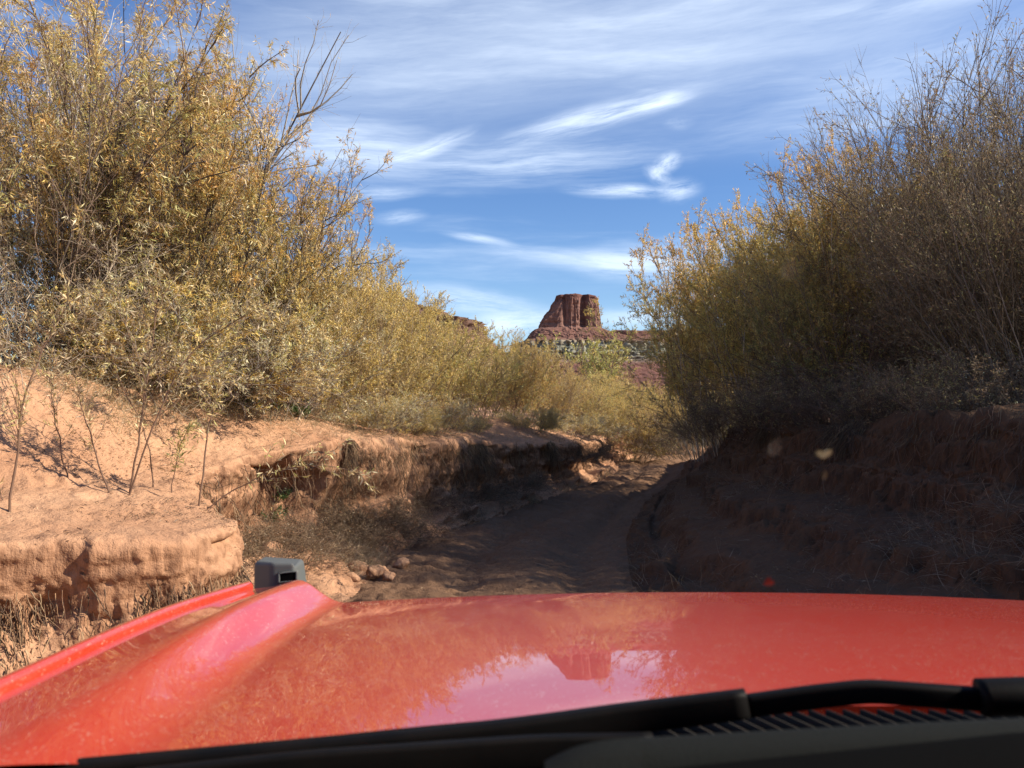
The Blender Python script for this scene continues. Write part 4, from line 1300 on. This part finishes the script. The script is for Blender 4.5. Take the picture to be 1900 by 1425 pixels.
# ------------------------------------------------------------------ fallen clods
def build_clods():
    spots = [(668, 1058, .10, 'reddish clod leaning on the bank foot, nearest the car'), (700, 1066, .11, 'broad flat clod tipped toward the track, largest of the fallen ones'),
             (722, 1074, .07, 'small clod at the track-side end of the fallen ones'), (690, 1045, .08, 'rounded clod behind the broad flat one'),
             (745, 1050, .09, 'dark clod set apart on the track edge'), (655, 1075, .07, 'half-buried clod showing just over the hood')]
    for k, (px, py, s, lab) in enumerate(spots):
        b = hit(px, py)
        u = np.linspace(0, np.pi, 15)
        t = np.linspace(0, 2 * np.pi, 25)[:-1]
        p = np.stack([(np.sin(u)[:, None] * np.cos(t)).ravel(), (np.sin(u)[:, None] * np.sin(t)).ravel(), (np.cos(u)[:, None] + 0 * t).ravel()], 1)
        f = np.round(fbm(p * 1.6 + k * 9, 3, 300 + k) * 6) / 6 * 0.35 + fbm(p * 4 + k, 3, 310 + k) * 0.12
        p = p * (1 + f)[:, None] * np.array([1.25, 0.95, 0.62]) * s
        i = np.arange(len(p)).reshape(15, 24)
        j = np.roll(i, -1, 1)
        q = np.stack([i[:-1].ravel(), i[1:].ravel(), j[1:].ravel(), j[:-1].ravel()], 1)
        o = link('dirt_clod', new_mesh('dirt_clod', p, q), M_BANK)
        o.location = (b.x, b.y, b.z + 0.25 * s)
        o.rotation_euler = (0.3 * math.sin(k * 2.1), 0.3 * math.cos(k * 1.3), k * 1.1)
        tag(o, lab, 'dirt clod', 'clods fallen from the cut bank')


build_clods()


# ------------------------------------------------------------------ the car we look out of
def mat_paint():
    m, t, out = material('red_paint')
    tc = t.node('ShaderNodeTexCoord')
    P = tc.outputs['Object']
    n1 = t.noise(P, 3.0, 4, 0.6)
    n2 = t.noise(P, 260.0, 3, 0.7)
    n3 = t.noise(P, 40.0, 4, 0.7)
    vo = t.node('ShaderNodeTexVoronoi', feature='F1')
    t.l.new(P, vo.inputs['Vector'])
    vo.inputs['Scale'].default_value = 170.0
    sp = t.math('MULTIPLY', t.rng(vo.outputs['Distance'], 0.30, 0.14), t.rng(n3, 0.44, 0.62))
    dust = t.math('ADD', t.math('MULTIPLY', t.rng(n2, 0.40, 0.75), 0.07), t.math('ADD', t.math('MULTIPLY', sp, 0.72), t.rng(n1, 0.3, 0.8, 0.0, 0.06)), clamp=True)
    c = t.mix(dust, (0.53, 0.026, 0.005, 1), (0.66, 0.46, 0.34, 1))
    b = principled(t, out, Base_Color=c, Roughness=0.42)
    b.inputs['Coat Weight'].default_value = 1.0
    t.put(b.inputs['Coat Roughness'], t.math('ADD', t.math('MULTIPLY', dust, 0.16), 0.012))
    b.inputs['Coat IOR'].default_value = 1.5
    return m


def mat_plastic(name, col, rough=0.55, dusty=0.0, scale=300, bump=0.15):
    m, t, out = material(name)
    tc = t.node('ShaderNodeTexCoord')
    n = t.noise(tc.outputs['Object'], scale, 3, 0.6)
    n2 = t.noise(tc.outputs['Object'], 14, 4, 0.6)
    c = t.mix(t.rng(n2, 0.35, 0.8, 0, dusty), col, (0.30, 0.20, 0.14, 1))
    b = principled(t, out, Base_Color=c, Roughness=rough)
    b.inputs['Specular IOR Level'].default_value = 0.28
    bp = t.node('ShaderNodeBump')
    bp.inputs['Strength'].default_value = bump
    bp.inputs['Distance'].default_value = 0.001
    t.l.new(n, bp.inputs['Height'])
    t.l.new(bp.outputs[0], b.inputs['Normal'])
    return m


M_PAINT = mat_paint()
M_MARK = mat_plastic('grey_plastic', (0.095, 0.102, 0.098, 1), 0.6, 0.10)
M_BLACK = mat_plastic('black_plastic', (0.006, 0.006, 0.0062, 1), 0.6, 0.06)
M_RUBBER = mat_plastic('wiper_black', (0.0045, 0.0045, 0.0048, 1), 0.55, 0.02)
M_RUBBER.node_tree.nodes['Principled BSDF'].inputs['Specular IOR Level'].default_value = 0.08
M_SLAT = mat_plastic('slat_plastic', (0.022, 0.022, 0.021, 1), 0.95, 0.1)
M_SLAT.node_tree.nodes['Principled BSDF'].inputs['Specular IOR Level'].default_value = 0.04
M_DASH = mat_plastic('dash_grey', (0.013, 0.0145, 0.014, 1), 0.9, 0.0, 420, 0.8)
M_DASHB = mat_plastic('dash_black', (0.005, 0.005, 0.005, 1), 0.9, 0.0, 420, 0.4)
M_DASHB.node_tree.nodes['Principled BSDF'].inputs['Specular IOR Level'].default_value = 0.02
M_DASH.node_tree.nodes['Principled BSDF'].inputs['Specular IOR Level'].default_value = 0.08


def mat_glass():
    m, t, out = material('windscreen_glass')
    b = t.node('ShaderNodeBsdfTransparent')
    b.inputs[0].default_value = (0.96, 0.975, 0.97, 1)
    t.l.new(b.outputs[0], out.inputs[0])
    return m


HX, HX2 = -0.605, 1.50          # hood edges across
XC = 0.45
YF = 1.93


def hood_z(x, y):
    t = y - 0.82
    z = 1.336 - 0.07 * t - 0.0195 * t * t - 0.0256 * (x - XC) ** 2
    out = 0
    for s in (-1, 1):
        u = (x - XC) * s                      # outward
        e = 0.935 + 0.0 * y    # crest of the raised shoulder
        wd = 0.095 + 0.05 * sstep(1.60, 0.70, y)
        k = sstep(e - wd, e + 0.02, u)
        out = out + k * (0.046 + 0.0 * y) * (0.42 + 0.58 * sstep(0.65, 1.55, y))
        out = out + 0.014 * np.exp(-((u - e - 0.01) / 0.045) ** 2) * sstep(0.9, 1.8, y)
    return z + out


def hood_front(x):
    return YF - 0.10 * np.clip((np.abs(x - XC) / 1.05), 0, 1.2) ** 2.5


def hood_rear(x):
    return 0.90 - 0.24 * np.abs(x - 0.40) ** 2.3


def grid_mesh(name, V, smooth=True):
    nr, nc = V.shape[:2]
    ii = np.arange(nr * nc).reshape(nr, nc)
    q = np.stack([ii[:-1, :-1].ravel(), ii[:-1, 1:].ravel(), ii[1:, 1:].ravel(), ii[1:, :-1].ravel()], 1)
    return new_mesh(name, V.reshape(-1, 3), q, smooth=smooth)


def sweep(name, path, prof, closed=True, caps=True, ups=None, scale=None):
    """Sweep a 2-D profile (u sideways, v up) along a 3-D path."""
    path = np.array(path, float)
    prof = np.array(prof, float)
    T = norm(np.gradient(path, axis=0))
    up = np.array([0, 0, 1.0])
    S = norm(np.cross(T, up))
    U = np.cross(S, T)
    sc = np.ones(len(path)) if scale is None else np.array(scale)
    V = path[:, None] + sc[:, None, None] * (S[:, None] * prof[None, :, 0:1] + U[:, None] * prof[None, :, 1:2])
    n, k = V.shape[:2]
    i = np.arange(n * k).reshape(n, k)
    j = np.roll(i, -1, 1) if closed else None
    if closed:
        q = np.stack([i[:-1].ravel(), j[:-1].ravel(), j[1:].ravel(), i[1:].ravel()], 1)
    else:
        q = np.stack([i[:-1, :-1].ravel(), i[:-1, 1:].ravel(), i[1:, 1:].ravel(), i[1:, :-1].ravel()], 1)
    fs = [q]
    if closed and caps:
        fs.append(i[0][::-1][None])
        fs.append(i[-1][None])
    return new_mesh(name, V.reshape(-1, 3), fs)


def smooth_path(pts, n=40):
    p = np.array(pts, float)
    t = np.linspace(0, 1, len(p))
    tt = np.linspace(0, 1, n)
    P = np.stack([np.interp(tt, t, p[:, k]) for k in range(3)], 1)
    for _ in range(6):
        P[1:-1] = 0.5 * P[1:-1] + 0.25 * (P[:-2] + P[2:])
    return P


def round_rect(w, h, r=0.3, n=5):
    out = []
    rr = min(w, h) * r
    for cx, cy, a0 in ((w / 2 - rr, h / 2 - rr, 0), (-w / 2 + rr, h / 2 - rr, 90), (-w / 2 + rr, -h / 2 + rr, 180), (w / 2 - rr, -h / 2 + rr, 270)):
        for k in range(n):
            a = R(a0 + 90 * k / (n - 1))
            out.append((cx + rr * math.cos(a), cy + rr * math.sin(a)))
    return out


def bm_box(name, lo, hi, bevel=0.006, taper=None):
    import bmesh
    bm = bmesh.new()
    bmesh.ops.create_cube(bm, size=1.0)
    lo, hi = Vector(lo), Vector(hi)
    for v in bm.verts:
        v.co = Vector([lo[k] + (v.co[k] + 0.5) * (hi[k] - lo[k]) for k in range(3)])
        if taper:
            v.co = Vector(taper(v.co))
    if bevel:
        bmesh.ops.bevel(bm, geom=list(bm.edges), offset=bevel, segments=3, profile=0.6, affect='EDGES')
    me = bpy.data.meshes.new(name)
    bm.to_mesh(me)
    bm.free()
    return me


def build_car():
    car = empty('car', (XC, 0.0, 0.0))
    tag(car, 'dusty red off-road car whose hood and wiper fill the bottom of the view', 'car')
    # hood
    nx, ny = 220, 170
    xs = np.linspace(HX, HX2, nx)
    V = np.empty((ny + 26, nx, 3))
    yr, yf = hood_rear(xs), hood_front(xs)
    for k in range(ny):
        t = k / (ny - 1)
        y = yr + (yf - yr) * t
        V[k] = np.stack([xs, y, hood_z(xs, y)], 1)
    z_end = hood_z(xs, yf)
    slope = 0.113
    for k in range(26):                         # leading edge rolls over and down
        a = (k + 1) / 26
        if a < 0.6:
            th = a / 0.6 * R(82)
            rad = 0.035
            V[ny + k] = np.stack([xs, yf + rad * np.sin(th), z_end - rad * (1 - np.cos(th)) - slope * rad * np.sin(th)], 1)
        else:
            q = (a - 0.6) / 0.4
            V[ny + k] = np.stack([xs, yf + 0.035 + 0.012 * q, z_end - 0.034 - 0.09 * q], 1)
    hood = link('hood', grid_mesh('hood', V), M_PAINT, car)
    tag(hood, 'dusty red hood reflecting the butte')
    # fenders: a raised lip along the hood gap, then the outer side down
    for s in (-1, 1):
        ys = np.linspace(0.62, 1.875, 60)
        xe = HX if s < 0 else HX2
        ze = hood_z(np.full(60, xe), ys)
        prof = [(0.004, -0.02), (0.004, 0.004), (0.008, 0.011), (0.016, 0.0135), (0.026, 0.011), (0.034, 0.003), (0.045, -0.02), (0.06, -0.08), (0.075, -0.2), (0.08, -0.42)]
        G = np.stack([np.stack([xe + s * u + 0 * ys, ys, ze + v], 1) for u, v in prof], 1)
        f = link('fender', grid_mesh('fender', G), M_PAINT, car)
        # wheel arch flare, tyre
        an = np.linspace(R(-10), R(190), 40)
        arch = np.stack([np.full(40, xe + s * 0.09), 1.35 + 0.46 * np.cos(an), 0.46 + 0.42 * np.sin(an)], 1)
        link('wheel_arch', sweep('wheel_arch', arch, round_rect(0.10, 0.05)), M_BLACK, car)
        an = np.linspace(0, 2 * np.pi, 49)
        pr = [(0.24, -.11), (0.33, -.125), (0.385, -.10), (0.40, -.05), (0.40, .05), (0.385, .10), (0.33, .125), (0.24, .11)]
        Wv = np.stack([np.stack([xe + s * 0.0 - s * 0.03 + np.full(49, b), 1.35 + a * np.cos(an), 0.40 + a * np.sin(an)], 1) for a, b in pr], 1)
        wh = link('wheel', grid_mesh('wheel', Wv), M_RUBBER, car)
        hub = np.stack([np.stack([xe - s * 0.03 + np.full(49, b), 1.35 + a * np.cos(an), 0.40 + a * np.sin(an)], 1) for a, b in [(0.24, -.10), (0.22, -.04), (0.10, 0.0), (0.001, 0.01)]], 1)
        rim = link('rim', grid_mesh('rim', hub * [1, 1, 1]), M_MARK, wh)
        rim.location = (0, 0, 0)
    # front panel and bumper
    link('front_panel', bm_box('front_panel', (HX + 0.02, 1.80, 0.62), (HX2 - 0.02, 1.90, 1.12), 0.03), M_PAINT, car)
    link('grille', bm_box('grille', (-0.12, 1.88, 0.72), (1.02, 1.93, 1.02), 0.02), M_BLACK, car)
    link('bumper', bm_box('bumper', (-0.62, 1.84, 0.40), (1.52, 2.06, 0.64), 0.04), M_BLACK, car)
    # corner marker: black plastic block with a recessed slot, standing past the end of the fender
    c0 = at(468, 1100, 2.02)
    import bmesh
    x0, x1 = at(468, 1070, 2.02).x, at(572, 1070, 2.02).x
    zt, zb = at(520, 1043, 2.02).z, at(520, 1100, 2.02).z - 0.16
    xm = at(509, 1070, 2.0).x
    bm = bmesh.new()
    # plan: a chamfered outer face that looks back at the driver, then the inner face with the slot
    yb = 1.97
    plan = [(x0, yb + 0.075), (x0 + 0.004, yb + 0.05), (xm, yb), (x1 - 0.02, yb + 0.004), (x1, yb + 0.03), (x1, yb + 0.14), (x0, yb + 0.14)]
    lo = [bm.verts.new((a, b, zb)) for a, b in plan]
    def ztop(a):
        return zt + (a - x0) * 0.14 - max(0.0, a - (x1 - 0.03)) * 0.9
    hi = [bm.verts.new((a + (0.0 if a < x1 - 0.001 else -0.034), b, ztop(a))) for a, b in plan]
    n = len(plan)
    bm.faces.new(lo)
    bm.faces.new(hi[::-1])
    for k in range(n):
        bm.faces.new((lo[k], hi[k], hi[(k + 1) % n], lo[(k + 1) % n]))
    bmesh.ops.recalc_face_normals(bm, faces=bm.faces)
    bmesh.ops.bevel(bm, geom=list(bm.edges), offset=0.010, segments=4, profile=0.5, affect='EDGES', clamp_overlap=True)
    me = bpy.data.meshes.new('corner_marker')
    bm.to_mesh(me)
    bm.free()
    mk = link('corner_marker', me, M_MARK, car)
    tag(mk, 'dark grey plastic corner block with a slot')
    sl0, sl1 = at(520, 1079, 1.97), at(549, 1061, 1.97)
    fr = np.array([(sl0.x, yb - 0.001, sl0.z), (sl1.x, yb + 0.001, sl0.z + 0.004), (sl1.x, yb + 0.001, sl1.z), (sl0.x, yb - 0.001, sl1.z - 0.004), (sl0.x, yb - 0.001, sl0.z), (sl1.x, yb + 0.001, sl0.z + 0.004)])
    frp = []
    for a, b in zip(fr[:-2], fr[1:-1]):
        for q in range(5):
            frp.append(a + (b - a) * q / 5)
    frp = np.array(frp)
    k = len(frp)
    # slot surround, then the dark slot itself
    cen = frp.mean(0)
    ring = np.stack([cen + (frp - cen) * 1.28 + [0, 0.002, 0], cen + (frp - cen) * 1.22 + [0, -0.005, 0], cen + (frp - cen) * 1.02 + [0, -0.005, 0], cen + (frp - cen) * 0.95 + [0, 0.004, 0]], 1)
    ring = np.concatenate([ring, ring[:1]])
    su = link('slot_surround', grid_mesh('slot_surround', ring, False), M_MARK, mk)
    su.location = (0, 0, 0)
    sl = link('slot', bm_box('slot', (sl0.x + .001, yb - 0.003, sl0.z + .001), (sl1.x - .001, yb + 0.004, sl1.z - .001), 0.001), M_DASHB, mk)
    sl.location = (0, 0, 0)

    # cowl: black panel between hood and glass, with its louvres
    ncol = 120
    xs = np.linspace(-0.66, 1.55, ncol)
    yr = hood_rear(xs)
    zr = hood_z(xs, yr)
    rows = [(yr + 0.03, zr - 0.045), (yr - 0.004, zr - 0.040), (yr - 0.012, zr - 0.012), (yr - 0.03, zr - 0.010), (yr - 0.12, zr - 0.020), (yr - 0.20, zr - 0.045), (yr - 0.26, zr - 0.08)]
    V = np.stack([np.stack([xs, a, b], 1) for a, b in rows], 0)
    link('cowl', grid_mesh('cowl', V), M_BLACK, car)
    vs, qs, off = [], [], 0
    sx = np.concatenate([np.arange(-0.28, 0.12, 0.0165), np.arange(0.12, 1.40, 0.0190)])
    for x in sx:
        y = float(hood_rear(x))
        z = float(hood_z(x, y))
        h, w, sk = 0.0085, 0.0016, 0.036
        if x < 0.13:
            h, w, sk = 0.012, 0.0026, 0.010
        a = np.array([(-w, 0.000, -0.012), (w, 0.000, -0.012), (w, 0.0, h - 0.004), (-w, 0.0, h - 0.004)])
        b = a + [sk, -0.055, -0.004 if x > 0.13 else -0.016]
        V8 = np.vstack([a, b]) + [x, y - 0.012, z - 0.004]
        vs.append(V8)
        qs.append(np.array([(0, 1, 2, 3), (7, 6, 5, 4), (0, 4, 5, 1), (1, 5, 6, 2), (2, 6, 7, 3), (3, 7, 4, 0)]) + off)
        off += 8
    link('cowl_grille', new_mesh('cowl_grille', np.concatenate(vs), np.concatenate(qs)), M_SLAT, car)

    # wiper
    wa = [at(1215, 1337, 0.80), at(1300, 1327, 0.79), at(1385, 1310, 0.79), at(1500, 1294, 0.78), at(1610, 1282, 0.77), at(1720, 1290, 0.76), at(1830, 1298, 0.755)]
    arm = link('wiper_arm', sweep('wiper_arm', smooth_path(wa[2:], 40), round_rect(0.016, 0.021)), M_RUBBER, car)
    link('wiper_joint', sweep('wiper_joint', smooth_path([at(-60, 1462, 0.75), at(300, 1430, 0.77), at(620, 1399, 0.78), at(830, 1378, 0.785), at(1000, 1358, 0.79), at(1150, 1334, 0.80), at(1280, 1319, 0.79), at(1386, 1305, 0.785)], 30), round_rect(0.018, 0.027), scale=np.linspace(1.25, 1.0, 30)), M_RUBBER, car)
    link('wiper_pivot', sweep('wiper_pivot', smooth_path([at(1818, 1294, 0.75), at(1880, 1292, 0.745), at(1990, 1290, 0.74)], 12), round_rect(0.034, 0.033, 0.45)), M_RUBBER, car)
    bl = [at(250, 1460, 0.72), at(560, 1425, 0.74), at(850, 1405, 0.755), at(1000, 1394, 0.76), at(1210, 1390, 0.765)]
    link('wiper_blade', sweep('wiper_blade', smooth_path(bl, 40), round_rect(0.014, 0.030)), M_RUBBER, car)

    # dashboard inside
    top = [at(1180, 1376, 0.60), at(1400, 1364, 0.60), at(1650, 1350, 0.60), at(1960, 1336, 0.60), at(2300, 1322, 0.60)]
    tp = smooth_path(top, 30)
    V = []
    for dy, dz in ((0.03, -0.020), (0.012, -0.002), (0.0, 0.0), (-0.012, -0.006), (-0.020, -0.020), (-0.021, -0.029)):
        V.append(tp + [0, dy, dz])
    link('dashboard', grid_mesh('dashboard', np.stack(V, 0)), M_DASH, car)
    wd = smooth_path([at(1010, 1412, 0.585), at(1060, 1386, 0.585), at(1120, 1372, 0.585), at(1186, 1368, 0.585)], 16)
    Vw = np.stack([np.stack([wd + [0, .02, -.015], wd], 1), ], 0)[0]
    bot = wd.copy()
    bot[:, 2] = at(1100, 1440, 0.57).z
    bot[:, 1] = 0.565
    link('vent_cap', grid_mesh('vent_cap', np.stack([wd + [0, .03, -.02], wd, wd * 0.5 + bot * 0.5 + [0, -0.004, 0.002], bot], 1)), M_DASH, car)
    xs = np.linspace(-0.75, 1.6, 60)
    zl = np.interp(xs, [-0.75, -0.4, 0.04, 0.0927, 0.367, 1.6], [1.372, 1.384, 1.390, 1.4055, 1.432, 1.50])
    V = np.stack([np.stack([xs, 0 * xs + y, zl + z], 1) for y, z in ((0.66, -0.05), (0.62, -0.02), (0.565, -0.004), (0.54, -0.014), (0.45, -0.12), (0.42, -0.40))], 0)
    link('dash_top', grid_mesh('dash_top', V), M_DASHB, car)
    # windscreen and its frame
    def gl(x, z):
        return (x, 0.80 - 0.62 * (z - 1.25) - 0.06 * ((x - XC) / 1.0) ** 2, z)
    zz = np.linspace(1.25, 2.02, 12)
    xx = np.linspace(-0.66, 1.56, 30)
    V = np.array([[gl(x, z) for x in xx] for z in zz])
    link('windscreen', grid_mesh('windscreen', V), mat_glass(), car)
    for x in (-0.69, 1.59):
        link('pillar', sweep('pillar', np.array([gl(x, z) for z in np.linspace(1.2, 2.05, 12)]), round_rect(0.05, 0.07)), M_PAINT, car)
    link('roof', bm_box('roof', (-0.72, -1.6, 2.03), (1.62, 0.34, 2.09), 0.02), M_PAINT, car)

    # dirt on the glass
    m, t, o_ = material('bug_smear')
    principled(t, o_, Base_Color=(0.62, 0.58, 0.40, 1), Roughness=0.8)

    def smear(px, py, pts, size, label, mat):
        v = ray(px, py)
        # where the sight line meets the glass
        lo, hi_ = 0.2, 1.2
        for _ in range(40):
            mid = 0.5 * (lo + hi_)
            q = Vector((0, 0, CAMZ)) + v * (mid / v.y)
            if q.y < gl(q.x, q.z)[1]:
                lo = mid
            else:
                hi_ = mid
        q = Vector((0, 0, CAMZ)) + v * (lo / v.y)
        nrm = Vector((0, 1, 0.62)).normalized()
        U = Vector((1, 0, 0))
        Vv = nrm.cross(U) * -1
        if Vv.z < 0:
            Vv = -Vv
        n = len(pts)
        ring = [q + nrm * 0.0015 + U * a * size + Vv * b * size for a, b in pts]
        cen = sum(ring, Vector()) / n
        vs = [cen + nrm * 0.0012] + [cen + (r - cen) * 0.6 + nrm * 0.001 for r in ring] + ring
        fs = []
        tri = [(0, 1 + k, 1 + (k + 1) % n) for k in range(n)]
        quad = [(1 + k, 1 + n + k, 1 + n + (k + 1) % n, 1 + (k + 1) % n) for k in range(n)]
        o = link('bug_splat', new_mesh('bug_splat', np.array([tuple(x) for x in vs]), [np.array(tri), np.array(quad)]), mat)
        tag(o, label, 'bug splat')
    heart = [(0, -0.2), (0.5, 0.1), (0.75, 0.5), (0.6, 0.95), (0.25, 0.9), (0.0, 0.6), (-0.4, 0.85), (-0.85, 0.75), (-0.95, 0.45), (-0.5, 0.0), (-0.2, -0.15)]
    tail = [(0.25, 0.1), (0.35, -0.6), (0.25, -1.1), (-0.15, -1.1), (-0.25, -0.5), (-0.15, 0.1)]
    smear(1530, 850, heart, 0.0068, 'pale yellow heart-shaped bug splat on the windscreen', m)
    m2, t2, o2 = material('bug_tail')
    principled(t2, o2, Base_Color=(0.20, 0.17, 0.13, 1), Roughness=0.8)
    smear(1532, 878, tail, 0.0060, 'dim smear trailing below the heart-shaped bug splat', m2)
    m4, t4, o4 = material('dust_film')
    bd = t4.node('ShaderNodeBsdfDiffuse')
    bd.inputs[0].default_value = (0.45, 0.42, 0.40, 1)
    bt = t4.node('ShaderNodeBsdfTransparent')
    mx = t4.node('ShaderNodeMixShader')
    mx.inputs[0].default_value = 0.22
    t4.l.new(bt.outputs[0], mx.inputs[1])
    t4.l.new(bd.outputs[0], mx.inputs[2])
    t4.l.new(mx.outputs[0], o4.inputs[0])
    blot = [(0.5, -0.9), (0.8, -0.2), (0.5, 0.5), (0.2, 1.1), (-0.3, 0.9), (-0.6, 0.2), (-0.5, -0.7), (0.0, -1.1)]
    smear(1438, 832, blot, 0.0072, 'faint grey smudge on the windscreen beside the heart-shaped splat', m4)
    smear(1464, 500, blot, 0.0068, 'faint grey smudge on the windscreen in front of the golden crowned willows', m4)
    m3, t3, o3 = material('red_splat')
    principled(t3, o3, Base_Color=(0.40, 0.05, 0.04, 1), Roughness=0.8)
    smear(1428, 1082, [(0.9, -0.4), (0.7, 0.2), (0.2, 0.4), (-0.1, 1.0), (-0.5, 0.6), (-0.7, -0.1), (-0.8, -0.7), (0.2, -0.8)], 0.0052, 'small red splat on the windscreen just above the hood edge', m3)


build_car()
